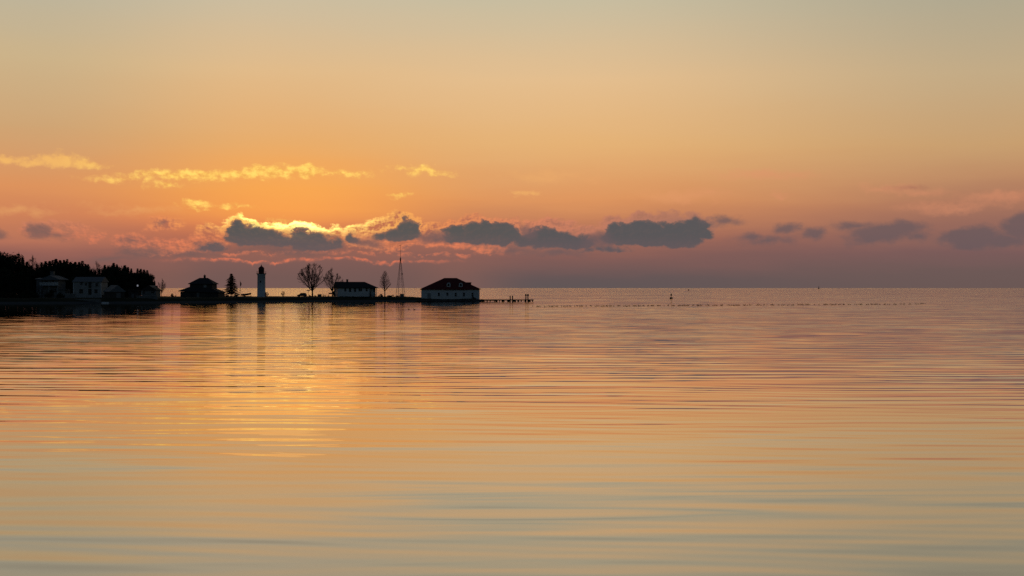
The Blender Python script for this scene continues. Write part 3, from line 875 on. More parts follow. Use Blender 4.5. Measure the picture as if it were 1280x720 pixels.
for cx in (91.8, 126.2): cb.box(s.lx(cx) - 0.12, s.lx(cx) + 0.12, -0.03, 0.05, -0.3, ze - 0.05)
cb.build('corner_board', M['white'], h)

# angled shed
s = Site(143, 458)
h = thing('garden_shed', 'small angled shed with a pale gable roof right of the pale boxy house', 'shed', s.loc(), math.radians(38))
wl = MB(); a_ = 2.7; l_ = 3.1; ze = s.lz(364.3); zr = s.lz(356.4)
wl.box(-a_, a_, -l_, l_, -0.6, ze)
wl.solid([(-a_, -l_, ze), (a_, -l_, ze), (0, -l_, zr - 0.2), (-a_, l_, ze), (a_, l_, ze), (0, l_, zr - 0.2)], [(0, 1, 2), (5, 4, 3), (1, 4, 5, 2), (3, 0, 2, 5)])
wl.build('wall', M['shingle'], h)
rf = MB(); gable_roof(rf, -a_, a_, -l_, l_, ze, zr, 0.35, 0.16, 'y'); rf.build('roof', M['roofgrey'], h)
door(h, 0.4, -0.2, 1.6, 2.1, -l_, 'greywall')

# small gabled cottage at the end of the woods
s = Site(186, 466)
h = thing('cottage', 'small dim gabled cottage tucked under the right end of the woods', 'cottage', s.loc())
wl = MB(); ze = s.lz(362.5); zr = s.lz(356.5)
wl.box(s.lx(177), s.lx(195), 0, 6, -0.6, ze)
wl.solid([(s.lx(177), 0, ze), (s.lx(195), 0, ze), (s.lx(187.5), 0, zr - 0.15), (s.lx(177), 6, ze), (s.lx(195), 6, ze), (s.lx(187.5), 6, zr - 0.15)], [(0, 1, 2), (5, 4, 3), (1, 4, 5, 2), (3, 0, 2, 5)])
wl.build('wall', M['greywall'], h)
rf = MB()
gable_roof(rf, s.lx(177), s.lx(195), 0, 6, ze, zr, 0.35, 0.16, 'y'); rf.build('roof', M['roofdark'], h)
window(h, s.lx(180), s.lz(365.5), 0.9, 1.2, 0.0, 'pale'); window(h, s.lx(191), s.lz(364.5), 1.3, 1.2, 0.0, 'pale')
cb = MB(); cb.box(s.lx(177.2) - 0.1, s.lx(177.2) + 0.1, -0.03, 0.05, 0, ze - 0.05); cb.build('corner_board', M['white'], h)
s2 = Site(165, 464)
h = thing('garden_shed', 'dim flat roofed shed left of the gabled cottage under the woods', 'shed', s2.loc())
wl = MB(); wl.box(s2.lx(160.5), s2.lx(172), 0, 4, -0.5, s2.lz(363.5)); wl.build('wall', M['shingle'], h)
rf = MB(); rf.box(s2.lx(160), s2.lx(172.6), -0.4, 4.3, s2.lz(363.5), s2.lz(362.6)); rf.build('roof', M['roofdark'], h)
door(h, s2.lx(166), -0.05, 1.0, 1.6, 0.0, 'greywall')

# dark hip roofed house
s = Site(249.5, 492)
h = thing('hip_roofed_house', 'dark house with a hip roofed upper storey, left of the lone conifer', 'house', s.loc())
lo = MB(); lo.box(s.lx(225.5), s.lx(273), 0, 11, -0.8, s.lz(364.6)); lo.build('lower_wall', M['shingle'], h)
up = MB(); up.box(s.lx(236), s.lx(264), 1.5, 9.5, s.lz(364.5), s.lz(354.8)); up.build('upper_wall', M['shingle'], h)
sk = MB()
x0, x1 = s.lx(223), s.lx(274.5); u0, u1 = s.lx(237), s.lx(263)
zl, zu, z2 = s.lz(363.6), s.lz(358), s.lz(365.4)
zu2 = s.lz(360.4)
sk.solid([(x0, -0.6, zl), (x1, -0.6, z2), (x1, 11.6, z2), (x0, 11.6, zl), (u0, 1.6, zu), (u1, 1.6, zu2), (u1, 9.4, zu2), (u0, 9.4, zu), (x0, -0.6, zl - 0.2), (x1, -0.6, z2 - 0.2), (x1, 11.6, z2 - 0.2), (x0, 11.6, zl - 0.2)],
         [(0, 1, 5, 4), (1, 2, 6, 5), (2, 3, 7, 6), (3, 0, 4, 7), (4, 5, 6, 7), (0, 8, 9, 1), (1, 9, 10, 2), (2, 10, 11, 3), (3, 11, 8, 0), (8, 11, 10, 9)])
sk.build('lower_roof', M['roofdark'], h)
rf = MB(); gable_roof(rf, s.lx(236), s.lx(264), 1.5, 9.5, s.lz(354.6), s.lz(347.2), 0.6, 0.2, 'x', s.lx(245) - s.lx(236) + 0.6, s.lx(264) - s.lx(255.5) + 0.6)
ro = rf.build('upper_roof', M['roofdark'], h)
ch = MB(); ch.box(s.lx(250.5), s.lx(252.7), 5.1, 5.9, s.lz(348), s.lz(343.8)); ch.lathe([(0.12, 0), (0.12, 0.35)], 10, (s.lx(251.6), 5.5, s.lz(343.8))); ch.build('chimney', M['shingle'], ro)
window(h, s.lx(255), s.lz(357.6), 1.1, 0.9, 1.5, 'greywall', 'paleglass', 'pale upper window, caught light painted into its pane')
window(h, s.lx(243), s.lz(357.6), 1.1, 0.9, 1.5, 'shingle')
window(h, s.lx(240), s.lz(368), 1.1, 1.4, 0, 'shingle'); window(h, s.lx(262), s.lz(368), 1.1, 1.4, 0, 'shingle')
door(h, s.lx(247.5), s.lz(371.8), 1.0, 2.1, 0, 'greywall')

# white house with a chimney on the point
s = Site(445, 517, math.radians(19))
c19 = math.cos(s.rz)
h = thing('white_house', 'long white house with a dark roof and chimney, right of the leafless trees', 'house', s.loc(), s.rz)
L0, L1 = -7.6, 8.9; dp = 8.6
ze = s.lz(359.6); zr = s.lz(352.2)
wl = MB(); wl.box(L0, L1 - 3.4, 0, dp, 0.1, ze)
wl.box(L1 - 3.4, L1, 2.4, dp, 0.1, ze)
wl.solid([(L0, 0, ze), (L0, dp, ze), (L0, dp / 2, zr - 0.2), (L0 + 2, dp / 2, zr - 0.2), (L0 + 2, 0.05, ze), (L0 + 2, dp - 0.05, ze)], [(0, 2, 1), (0, 4, 3, 2), (1, 2, 3, 5), (0, 1, 5, 4), (3, 4, 5)])
wl.build('wall', M['white'], h)
fb = MB(); fb.box(L0 + 0.05, L1 - 0.05, 0.05, dp - 0.05, -0.8, 0.1); fb.build('foundation', M['rock'], h)
rf = MB(); gable_roof(rf, L0, L1, 0, dp, ze, zr, 0.5, 0.22, 'x', 0.0, 4.8); ro = rf.build('roof', M['roofdark'], h)
ch = MB(); ch.box(-3.2, -2.5, dp / 2 - 0.35, dp / 2 + 0.35, zr - 0.4, s.lz(349.6)); ch.box(-3.3, -2.4, dp / 2 - 0.45, dp / 2 + 0.45, s.lz(349.6), s.lz(349.1)); ch.build('chimney', M['rock'], ro)
for lx_, wd, ht, py in ((-4.5, 0.85, 1.2, 362.3), (-2.5, 0.95, 1.45, 362.6), (-0.4, 0.95, 1.45, 362.6), (1.8, 1.5, 1.1, 362.4), (4.5, 0.85, 1.2, 362.3)):
    window(h, lx_, s.lz(py), wd, ht, 0.0, 'white')
door(h, L1 - 2.6, 0.15, 1.0, 2.1, 2.4, 'shingle')
window(h, L1 - 0.9, s.lz(363), 0.9, 1.3, 2.4, 'white')
for lx_ in (L1 - 3.2, L1 - 1.7, L1 - 0.12):
    p = MB(); p.box(lx_ - 0.09, lx_ + 0.09, 0.05, 0.25, 0.1, ze - 0.1); p.build('porch_post', M['white'], h)
pr = MB(); pr.box(L1 - 3.3, L1, 0.1, 0.18, 0.9, 1.0); pr.box(L1 - 3.38, L1, 0.02, 2.4, 0.0, 0.12)
for i in range(16): pr.box(L1 - 3.3 + 0.21 * i, L1 - 3.24 + 0.21 * i, 0.1, 0.17, 0.12, 0.9)
pr.build('porch_railing', M['wood'], h)
sw_ = MB(); sw_.box(L0 - 0.05, L0 + 0.02, 2.2, 3.2, s.lz(363.6), s.lz(361.2)); sw_.box(L0 - 0.05, L0 + 0.02, 5.2, 6.2, s.lz(363.6), s.lz(361.2)); sw_.build('side_window', M['glass'], h)

# boathouse with the red roof
s = Site(562.5, 503)
h = thing('boathouse', 'white boathouse with a red hip roof and two arched dormers', 'boathouse', s.loc())
ze = s.lz(361.3); zr = s.lz(347.3); dp = 12.0
X0, X1 = s.lx(526.5), s.lx(598.6)
wl = MB(); wl.box(X0, X1, 0, dp, s.lz(374.6), ze); wl.build('wall', M['white'], h)
fb = MB(); fb.box(X0 - 0.15, X1 + 0.15, -0.15, dp + 0.1, s.lz(374.6) - 1.6, s.lz(374.6)); fb.build('foundation', M['rock'], h)
rf = MB(); gable_roof(rf, X0, X1, 0, dp, ze, zr, 0.5, 0.22, 'x', s.lx(554.5) - X0 + 0.5, X1 - s.lx(570) + 0.5); ro = rf.build('roof', M['roofred'], h)
slope = (zr - ze) / (dp / 2 + 0.5)
for cx in (560.6, 575.8):
    dm = MB(); x_ = s.lx(cx); zb = s.lz(358.6); yb = (zb - ze) / slope - 0.5
    R_ = S(2.3, s.d); n = 14
    zc = s.lz(355.6)
    ring = [(x_ - R_, zb), (x_ + R_, zb)] + [(x_ + R_ * math.cos(math.pi * i / n), zc + R_ * math.sin(math.pi * i / n)) for i in range(n + 1)]
    yk = yb + 4.2
    k0 = len(ring)
    dm.solid([(a, yb - 0.15, c) for a, c in ring] + [(a, yk, c) for a, c in ring], [tuple(range(k0)), tuple(reversed(range(k0, 2 * k0)))] + [(i, i + k0, (i + 1) % k0 + k0, (i + 1) % k0) for i in range(k0)])
    dmo = dm.build('dormer', M['white'], ro)
    dw = MB(); r2 = R_ * 0.5
    ring = [(x_ - r2, zb + 0.35), (x_ + r2, zb + 0.35)] + [(x_ + r2 * math.cos(math.pi * i / n), zc + r2 * math.sin(math.pi * i / n)) for i in range(n + 1)]
    dw.solid([(a, yb - 0.22, c) for a, c in ring] + [(a, yb - 0.1, c) for a, c in ring], [tuple(range(k0)), tuple(reversed(range(k0, 2 * k0)))] + [(i, i + k0, (i + 1) % k0 + k0, (i + 1) % k0) for i in range(k0)])
    dw.build('dormer_window', M['glass'], dmo)
bx = MB(); bx.box(s.lx(580.2), s.lx(588.2), dp / 2 - 2, dp / 2 + 2, s.lz(359), s.lz(353.4)); bx.box(s.lx(579.8), s.lx(588.6), dp / 2 - 2.2, dp / 2 + 2.2, s.lz(353.4), s.lz(352.8)); bx.build('roof_box', M['roofred'], ro)
for cx, wd, y0_, y1_ in ((548.6, 2.4, 365.8, 370.0), (559.2, 2.4, 365.8, 369.4), (569.6, 2.4, 366, 370.6), (580, 2.4, 365.8, 370.4), (590.6, 2.4, 365.8, 370.6)):
    window(h, s.lx(cx), s.lz((y0_ + y1_) / 2), S(wd, s.d), S(y1_ - y0_, s.d), 0.0, 'white')
door(h, s.lx(536.6), s.lz(373.6), S(4.4, s.d), S(7.2, s.d), 0.0, 'pale')
tb = MB(); tb.box(s.lx(556), s.lx(583), -0.04, 0.02, s.lz(363), s.lz(362.5)); tb.build('trim_board', M['roofgrey'], h)
rm = MB()
for i in range(7):
    rm.box(s.lx(590.5) + 0.32 * i, s.lx(590.5) + 0.32 * i + 0.34, -1.3, 0.0, s.lz(374.6), s.lz(370.6) - 0.2 * i)
rm.build('steps', M['wood'], h)

# ------------------------------------------------------------------ lighthouse
s = Site(326.7, 515)
h = thing('lighthouse', 'round white lighthouse tower with a dark red lantern on top', 'lighthouse', s.loc())
R0 = S(5.2, s.d); R1 = S(4.85, s.d); zt = s.lz(342.6)
tw = MB(); tw.lathe([(R0 + 0.12, -0.6), (R0 + 0.12, 0.35), (R0, 0.4), (R1, zt - 0.5), (R1 + 0.15, zt - 0.35), (R1 + 0.25, zt)], 40); tw.build('tower', M['white'], h, True)
ga = MB(); RG = S(6.1, s.d); ga.lathe([(R1, zt), (RG, zt + 0.06), (RG, zt + 0.3), (R1, zt + 0.3)], 40); g_ = ga.build('gallery', M['black'], h)
rl = MB()
for i in range(16):
    a = 6.2832 * i / 16
    rl.tube((RG * 0.97 * math.cos(a), RG * 0.97 * math.sin(a), zt + 0.25), (RG * 0.97 * math.cos(a), RG * 0.97 * math.sin(a), zt + 1.15), 0.03, 0.03, 5)
    b2 = 6.2832 * (i + 1) / 16
    for zz_ in (0.7, 1.15):
        rl.tube((RG * 0.97 * math.cos(a), RG * 0.97 * math.sin(a), zt + zz_), (RG * 0.97 * math.cos(b2), RG * 0.97 * math.sin(b2), zt + zz_), 0.025, 0.025, 5)
rl.build('railing', M['black'], g_)
RL = S(3.4, s.d); zl0 = zt + 0.3; zl1 = s.lz(335.6)
ln = MB(); ln.lathe([(RL, zl0), (RL, zl0 + 0.75)], 10); ln.lathe([(RL, zl1 - 0.15), (RL, zl1)], 10)
for i in range(10):
    a = 6.2832 * i / 10
    ln.tube((RL * math.cos(a), RL * math.sin(a), zl0 + 0.7), (RL * math.cos(a), RL * math.sin(a), zl1 - 0.1), 0.06, 0.06, 5)
lo_ = ln.build('lantern_room', M['redmetal'], h)
gp = MB(); gp.lathe([(RL * 0.94, zl0 + 0.76), (RL * 0.94, zl1 - 0.16)], 10); gp.build('lantern_glass', M['glass'], lo_)
rf = MB(); zr = s.lz(332.4); rf.lathe([(RL + 0.22, zl1), (RL + 0.2, zl1 + 0.12), (RL * 0.72, zl1 + (zr - zl1) * 0.55), (0.2, zr)], 10); ro = rf.build('lantern_roof', M['redmetal'], h)
fn = MB(); fn.lathe([(0.08, zr - 0.05), (0.24, zr + 0.16), (0.2, zr + 0.34), (0.05, zr + 0.45), (0.025, zr + 0.95)], 10); fn.build('finial', M['black'], ro)
lw_ = MB(); lw_.box(-0.25, 0.25, -R1 - 0.09, -R1 + 0.2, 6.0, 6.8); lw_.build('tower_window', M['glass'], h)
ld = MB(); ld.box(R0 - 0.3, R0 + 0.16, -0.5, 0.5, 0.0, 2.0); ld.build('door', M['redmetal'], h)

# ------------------------------------------------------------------ lattice mast
s = Site(500.6, 512)
h = thing('lattice_mast', 'tall thin lattice mast between the white house and the red roofed boathouse', 'mast', s.loc())
zb, zt = -0.2, s.lz(325.5)
hb, ht_ = S(6.2, s.d) / 1.35, 0.16
corners = [(1, 1), (1, -1), (-1, -1), (-1, 1)]
rot = math.radians(24)


def leg_pt(c, f):
    q = hb + (ht_ - hb) * f
    x_, y_ = c[0] * q, c[1] * q
    return (x_ * math.cos(rot) - y_ * math.sin(rot), x_ * math.sin(rot) + y_ * math.cos(rot), zb + (zt - zb) * f)


for c in corners:
    l = MB(); l.tube(leg_pt(c, 0), leg_pt(c, 1), 0.07, 0.05, 6); l.build('leg', M['steel'], h)
br = MB()
lv = [0.0, 0.17, 0.34, 0.5, 0.64, 0.77, 0.88, 0.96]
for i in range(1, len(lv)):
    for k_ in range(4):
        a, b_ = corners[k_], corners[(k_ + 1) % 4]
        thick = 0.055 if i in (3, 5) else 0.03
        br.tube(leg_pt(a, lv[i]), leg_pt(b_, lv[i]), thick, thick, 5)
        br.tube(leg_pt(a, lv[i - 1]), leg_pt(b_, lv[i]), 0.018, 0.018, 4)
        br.tube(leg_pt(b_, lv[i - 1]), leg_pt(a, lv[i]), 0.018, 0.018, 4)
br.build('bracing', M['steel'], h)
hd = MB(); hd.lathe([(0.12, zt - 0.5), (0.27, zt - 0.2), (0.27, zt + 0.6), (0.2, zt + 1.1), (0.06, zt + 1.3)], 12); hd.build('mast_head', M['black'], h)
an = MB(); zt2 = s.lz(306.2)
an.tube((0, 0, zt + 1.2), (0, 0, zt2), 0.075, 0.05, 6); an.tube((-0.55, 0, zt2 - 0.25), (0.35, 0, zt2 - 0.05), 0.05, 0.05, 5); an.build('antenna', M['steel'], h)
bx = MB(); bx.box(0.5, 1.0, -0.3, 0.3, zb + (zt - zb) * 0.62, zb + (zt - zb) * 0.62 + 0.4); bx.build('equipment_box', M['black'], h)

# ------------------------------------------------------------------ small things on the point


def at(px, d): return (X(px, d), d, gh(X(px, d), d))


# equipment cabinet under the mast
d = 508; c_ = at(502.6, d)
h = thing('equipment_cabinet', 'small dark cabinet standing at the foot of the lattice mast', 'cabinet', c_)
b_ = MB(); b_.box(-0.8, 0.8, -0.4, 0.4, -0.1, 1.25); b_.build('body', M['greywall'], h)
b_ = MB(); b_.box(-0.9, 0.9, -0.5, 0.5, 1.25, 1.36); b_.build('lid', M['concrete'], h)

# flagpole
d = 514; c_ = at(300.2, d)
h = thing('flagpole', 'thin flagpole with a drooping flag between the lone conifer and the lighthouse', 'flagpole', c_)
zt = Z(351.2, d) - c_[2]
b_ = MB(); b_.tube((0, 0, -0.2), (0, 0, zt), 0.075, 0.045, 8); b_.lathe([(0.03, zt), (0.1, zt + 0.08), (0.03, zt + 0.18)], 8); b_.build('pole', M['steel'], h)
fl = MB(); fp_ = []
n = 10
for i in range(n + 1):
    f_ = i / n
    zt_ = zt - 0.25 - 1.7 * f_
    for j in range(5):
        g_ = j / 4
        fp_.append((0.06 + g_ * (0.38 + 0.15 * math.sin(f_ * 5)), 0.06 * math.sin(g_ * 9 + f_ * 3), zt_ - g_ * 0.5))
fl.solid(fp_, [(i * 5 + j, i * 5 + j + 1, (i + 1) * 5 + j + 1, (i + 1) * 5 + j) for i in range(n) for j in range(4)])
fo = fl.build('flag', M['flag'], h)
sol = fo.modifiers.new('thick', 'SOLIDIFY'); sol.thickness = 0.015

# covered boat on a trailer
d = 514; c_ = at(307.3, d)
h = thing('boat_trailer', 'small dark boat on a trailer left of the lighthouse', 'boat', c_)
hl = MB(); pts = []
for i in range(9):
    f_ = i / 8
    wv = 0.75 * math.sin(math.pi * min(0.95, 0.28 + 0.7 * f_)) ** 0.7 if f_ < 1 else 0.05
    x_ = -1.9 + 3.9 * f_
    zk = 0.55 + 0.5 * f_ ** 2; zg = 1.15 + 0.45 * f_ ** 2
    pts += [(x_, -wv, zg), (x_, -wv * 0.7, zk + 0.2), (x_, 0, zk), (x_, wv * 0.7, zk + 0.2), (x_, wv, zg), (x_, 0, zg + 0.22)]
fc = [(i * 6 + j, i * 6 + (j + 1) % 6, (i + 1) * 6 + (j + 1) % 6, (i + 1) * 6 + j) for i in range(8) for j in range(6)] + [tuple(reversed(range(6))), tuple(48 + j for j in range(6))]
hl.solid(pts, fc); hl.build('hull', M['black'], h)
b_ = MB(); b_.tube((-1.5, -0.45, 0.42), (2.3, 0, 0.5), 0.06, 0.06, 6); b_.tube((-1.5, 0.45, 0.42), (2.3, 0, 0.5), 0.06, 0.06, 6); b_.tube((-0.5, -0.75, 0.36), (-0.5, 0.75, 0.36), 0.06, 0.06, 6); b_.tube((2.0, 0, 0.5), (2.0, 0, 0), 0.05, 0.05, 6); b_.build('trailer_frame', M['steel'], h)
for sy_ in (-0.8, 0.8):
    w_ = MB(); w_.tube((-0.5, sy_ - 0.1, 0.3), (-0.5, sy_ + 0.1, 0.3), 0.32, 0.32, 16); w_.build('wheel', M['rubber'], h)

# parked car
d = 518; c_ = at(377.6, d)
h = thing('parked_car', 'dark car parked on the grass left of the biggest leafless tree', 'car', c_)
prof = [(-1.95, 0.35), (-2.0, 0.75), (-1.75, 0.95), (-1.0, 1.1), (-0.45, 1.68), (1.45, 1.72), (1.85, 1.1), (1.95, 0.8), (1.92, 0.35)]
b_ = MB(); k0 = len(prof)
b_.solid([(x_, -0.85 + (0.12 if z_ > 1.2 else 0), z_) for x_, z_ in prof] + [(x_, 0.85 - (0.12 if z_ > 1.2 else 0), z_) for x_, z_ in prof],
         [tuple(range(k0)), tuple(reversed(range(k0, 2 * k0)))] + [(i, i + k0, (i + 1) % k0 + k0, (i + 1) % k0) for i in range(k0)])
bo = b_.build('body', M['carpaint'], h)
bv = bo.modifiers.new('round', 'BEVEL'); bv.width = 0.06; bv.segments = 2
for x0_, x1_ in ((-0.6, 0.25), (0.35, 1.4)):
    g_ = MB(); g_.box(x0_, x1_, -0.87, -0.80, 1.15, 1.55); g_.build('side_window', M['glass'], h)
for x_ in (-1.25, 1.25):
    for sy_ in (-0.78, 0.78):
        w_ = MB(); w_.tube((x_, sy_ - 0.11, 0.33), (x_, sy_ + 0.11, 0.33), 0.33, 0.33, 18); wo_ = w_.build('wheel', M['rubber'], h)
        r_ = MB(); r_.tube((x_, sy_ - 0.125, 0.33), (x_, sy_ + 0.125, 0.33), 0.19, 0.19, 14); r_.build('rim', M['steel'], wo_)

# signpost
d = 520; c_ = at(385.4, d)
h = thing('signpost', 'thin signpost with a small crossboard between the parked car and the biggest leafless tree', 'sign', c_)
zt = Z(362.0, d) - c_[2]
b_ = MB(); b_.box(-0.06, 0.06, -0.06, 0.06, -0.2, zt); b_.build('post', M['wood'], h)
b_ = MB(); b_.box(-0.7, 0.75, -0.1, -0.06, zt - 0.55, zt - 0.25); b_.build('board', M['wood'], h)

# utility box
d = 516; c_ = at(399.5, d)
h = thing('utility_box', 'low dark utility box on the grass right of the biggest leafless tree', 'box', c_)
b_ = MB(); b_.box(-0.8, 0.8, -0.4, 0.4, -0.1, 0.95); b_.build('body', M['steel'], h)
b_ = MB(); b_.box(-0.88, 0.88, -0.48, 0.48, 0.95, 1.05); b_.build('lid', M['steel'], h)

# picnic table
d = 516; c_ = at(408.6, d)
h = thing('picnic_table', 'dark picnic table between the two leafless trees', 'table', c_)
b_ = MB(); b_.box(-0.9, 0.9, -0.38, 0.38, 0.72, 0.78); b_.build('tabletop', M['wood'], h)
for sy_ in (-0.75, 0.75):
    b_ = MB(); b_.box(-0.9, 0.9, sy_ - 0.13, sy_ + 0.13, 0.42, 0.47); b_.build('bench_seat', M['wood'], h)
for x_ in (-0.65, 0.65):
    b_ = MB(); b_.tube((x_, -0.8, 0), (x_, -0.2, 0.72), 0.05, 0.05, 5); b_.tube((x_, 0.8, 0), (x_, 0.2, 0.72), 0.05, 0.05, 5); b_.tube((x_, -0.78, 0.4), (x_, 0.78, 0.4), 0.04, 0.04, 5); b_.build('leg_frame', M['wood'], h)

# notice board
d = 516; c_ = at(413.6, d)
h = thing('notice_board', 'low dark notice board left of the bush at the white house', 'sign', c_)
zb = Z(367.6, d) - c_[2]; zt = Z(365.9, d) - c_[2]
b_ = MB(); b_.box(-0.95, 0.95, -0.06, 0.06, zb, zt); b_.build('board', M['wood'], h)
for x_ in (-0.8, 0.8):
    b_ = MB(); b_.box(x_ - 0.05, x_ + 0.05, 0.061, 0.16, -0.2, zt); b_.build('post', M['wood'], h)

# little post near the boat
d = 514; c_ = at(313.6, d)
h = thing('marker_post', 'short marker post with a round top between the trailer boat and the lighthouse', 'post', c_)
zt = Z(367.2, d) - c_[2]
b_ = MB(); b_.tube((0, 0, -0.2), (0, 0, zt), 0.06, 0.06, 7); b_.build('post', M['wood'], h)
b_ = MB(); b_.lathe([(0.06, zt - 0.1), (0.2, zt + 0.08), (0.2, zt + 0.25), (0.06, zt + 0.4)], 10); b_.build('cap', M['wood'], h)

# yard lamp
d = 466; c_ = at(172, d)
h = thing('yard_lamp', 'small lit yard lamp on a post in front of the dark woods', 'lamp', c_)
zt = Z(357.4, d) - c_[2]
b_ = MB(); b_.tube((0, 0, -0.2), (0, 0, zt - 0.2), 0.06, 0.05, 7); b_.build('post', M['black'], h)
gm_ = bpy.data.materials.new('lamp_globe_glow'); gm_.use_nodes = True
tt_ = NT(gm_.node_tree); oo = tt_.n.new('ShaderNodeOutputMaterial'); em = tt_.n.new('ShaderNodeEmission'); em.inputs[0].default_value = (0.8, 0.85, 1.0, 1); em.inputs[1].default_value = 0.22
tt_.l.new(em.outputs[0], oo.inputs[0])
b_ = MB(); b_.lathe([(0.08, zt - 0.25), (0.27, zt - 0.1), (0.3, zt + 0.15), (0.22, zt + 0.38), (0.08, zt + 0.48)], 14); b_.build('globe', gm_, h, True)

# dinghy and low walls on the left bank
d = 448.5; c_ = at(131.6, d)
h = thing('dinghy', 'small pale upturned dinghy on the bank in front of the angled shed', 'boat', (c_[0], c_[1], c_[2]), 0.3)
hl = MB(); pts = []
for i in range(9):
    f_ = i / 8; x_ = -1.3 + 2.6 * f_
    wv = 0.6 * max(0.08, math.sin(math.pi * min(0.97, 0.2 + 0.77 * f_))) ** 0.7
    pts += [(x_, -wv, 0.02), (x_, -wv * 0.8, 0.35), (x_, 0, 0.52 - 0.1 * abs(f_ - 0.45)), (x_, wv * 0.8, 0.35), (x_, wv, 0.02)]
fc = [(i * 5 + j, i * 5 + (j + 1) % 5, (i + 1) * 5 + (j + 1) % 5, (i + 1) * 5 + j) for i in range(8) for j in range(5)] + [tuple(reversed(range(5))), tuple(40 + j for j in range(5))]
hl.solid(pts, fc); hl.build('hull', M['boat'], h)
b_ = MB(); b_.box(-1.2, 1.0, -0.03, 0.03, 0.5, 0.58); b_.build('keel', M['boat'], h)


def wall_run(label, p0, p1, d, y_top, y_bot, mat, th=0.5):
    x0, x1 = X(p0, d), X(p1, d)
    o = thing('retaining_wall', label, 'wall', ((x0 + x1) / 2, d, Z(y_bot, d)))
    hh = Z(y_top, d) - Z(y_bot, d)
    b = MB(); b.box((x0 - x1) / 2, (x1 - x0) / 2, -th / 2, th / 2, -0.9, hh); b.build('wall_face', M[mat], o)
    b = MB(); b.box((x0 - x1) / 2 - 0.1, (x1 - x0) / 2 + 0.1, -th / 2 - 0.08, th / 2 + 0.08, hh, hh + 0.12); b.build('coping', M['concrete'], o)


wall_run('low pale retaining wall left of the pale boxy house', 81.5, 94, 455, 367.4, 369.5, 'greywall')
wall_run('low dim retaining wall below the pale boxy house', 95, 126, 449, 374.6, 376.5, 'greywall')
wall_run('low pale wall in front of the gabled cottage', 170.5, 197, 460, 370.0, 371.6, 'greywall')
wall_run('short concrete landing below the dark hip roofed house', 225, 236, 470, 374.8, 377.6, 'concrete', 1.5)

# ------------------------------------------------------------------ pier
d = 499; k = d / F
xa, xb = X(602, d), X(667, d)
h = thing('wooden_pier', 'low wooden pier on piles reaching right from the red roofed boathouse', 'pier', ((xa + xb) / 2, d, 0))
zd = Z(374.3, d); L_ = (xb - xa) / 2
dk = MB()
n = 60
for i in range(n):
    x0 = -L_ + 2 * L_ * i / n
    dk.box(x0 + 0.015, x0 + 2 * L_ / n - 0.015, -0.9, 0.9, zd - 0.06, zd)
dk.box(-L_, L_, -0.95, -0.8, zd - 0.42, zd - 0.065); dk.box(-L_, L_, 0.8, 0.95, zd - 0.42, zd - 0.065)
dk.build('deck', M['wood'], h)
wr = MB(); wr.box(-L_, X(619, d) - (xa + xb) / 2, -1.12, -0.98, 0.22, 0.4); wr.build('wale', M['wood'], h)
pil = MB(); pil.lathe([(0.2, -2.0), (0.18, zd - 0.07)], 10)
pm = pil.mesh('pile', M['wood'])
for i, px in enumerate((604.5, 609, 612.7, 618, 624.5, 630, 634.5, 643, 647.5, 651.5, 657, 662, 665.8)):
    for sy_ in (-0.8, 0.8):
        o = link(bpy.data.objects.new('pile', pm), h); o.location = (X(px, d) - (xa + xb) / 2, sy_ * (1 if i % 2 else 0.92), 0)
crib = MB()
for p0, p1 in ((619, 622), (627, 629.4), (634.6, 638.4), (641, 645), (646.8, 649), (655.6, 658), (660.4, 663.2)):
    c = (xa + xb) / 2
    o_ = MB(); o_.box(X(p0, d) - c, X(p1, d) - c, -0.7, 0.7, -1.0, zd - 0.32); o_.build('timber_crib', M['wood'], h)
for px, yt in ((637.7, 369.6), (640.7, 369.6)):
    o_ = MB(); o_.tube((X(px, d) - (xa + xb) / 2, -1.15, -2), (X(px, d) - (xa + xb) / 2, -1.15, Z(yt, d)), 0.25, 0.23, 10); q = o_.build('mooring_pile', M['wood'], h)
for px, yt in ((657.3, 369.4), (659.9, 369.4)):
    xx = X(px, d) - (xa + xb) / 2; zt = Z(yt, d)
    o_ = MB(); o_.tube((xx, -1.15, -2), (xx, -1.15, zt), 0.24, 0.22, 10); q = o_.build('mooring_pile', M['wood'], h); q['label'] = 'mooring pile with a round dark top'
    o_ = MB(); o_.lathe([(0.12, zt - 0.15), (0.36, zt), (0.42, zt + 0.25), (0.3, zt + 0.5), (0.08, zt + 0.62)], 12, (xx, -1.15, 0)); o_.build('cap', M['black'], q)

# boulders at the foot of the building


def boulder_mesh(seed):
    r = random.Random(seed); b = MB(); n, m_ = 9, 6
    ph = [r.uniform(0, 6) for _ in range(6)]
    pr = []
    for j in range(m_ + 1):
        th = math.pi * j / m_
        for i in range(n):
            a = 6.2832 * i / n
            q = 1 + 0.18 * math.sin(2 * a + ph[0] + 2 * th) + 0.14 * math.sin(3 * a + ph[1]) * math.sin(th * 2 + ph[2]) + r.uniform(-0.08, 0.08)
            pr.append((q * math.sin(th) * math.cos(a), q * math.sin(th) * math.sin(a) * 0.8, 0.65 * q * math.cos(th)))
    b.solid(pr, [(j * n + i, (j + 1) * n + i, (j + 1) * n + (i + 1) % n, j * n + (i + 1) % n) for j in range(m_) for i in range(n)])
    return b.mesh('boulder', M['rock'])


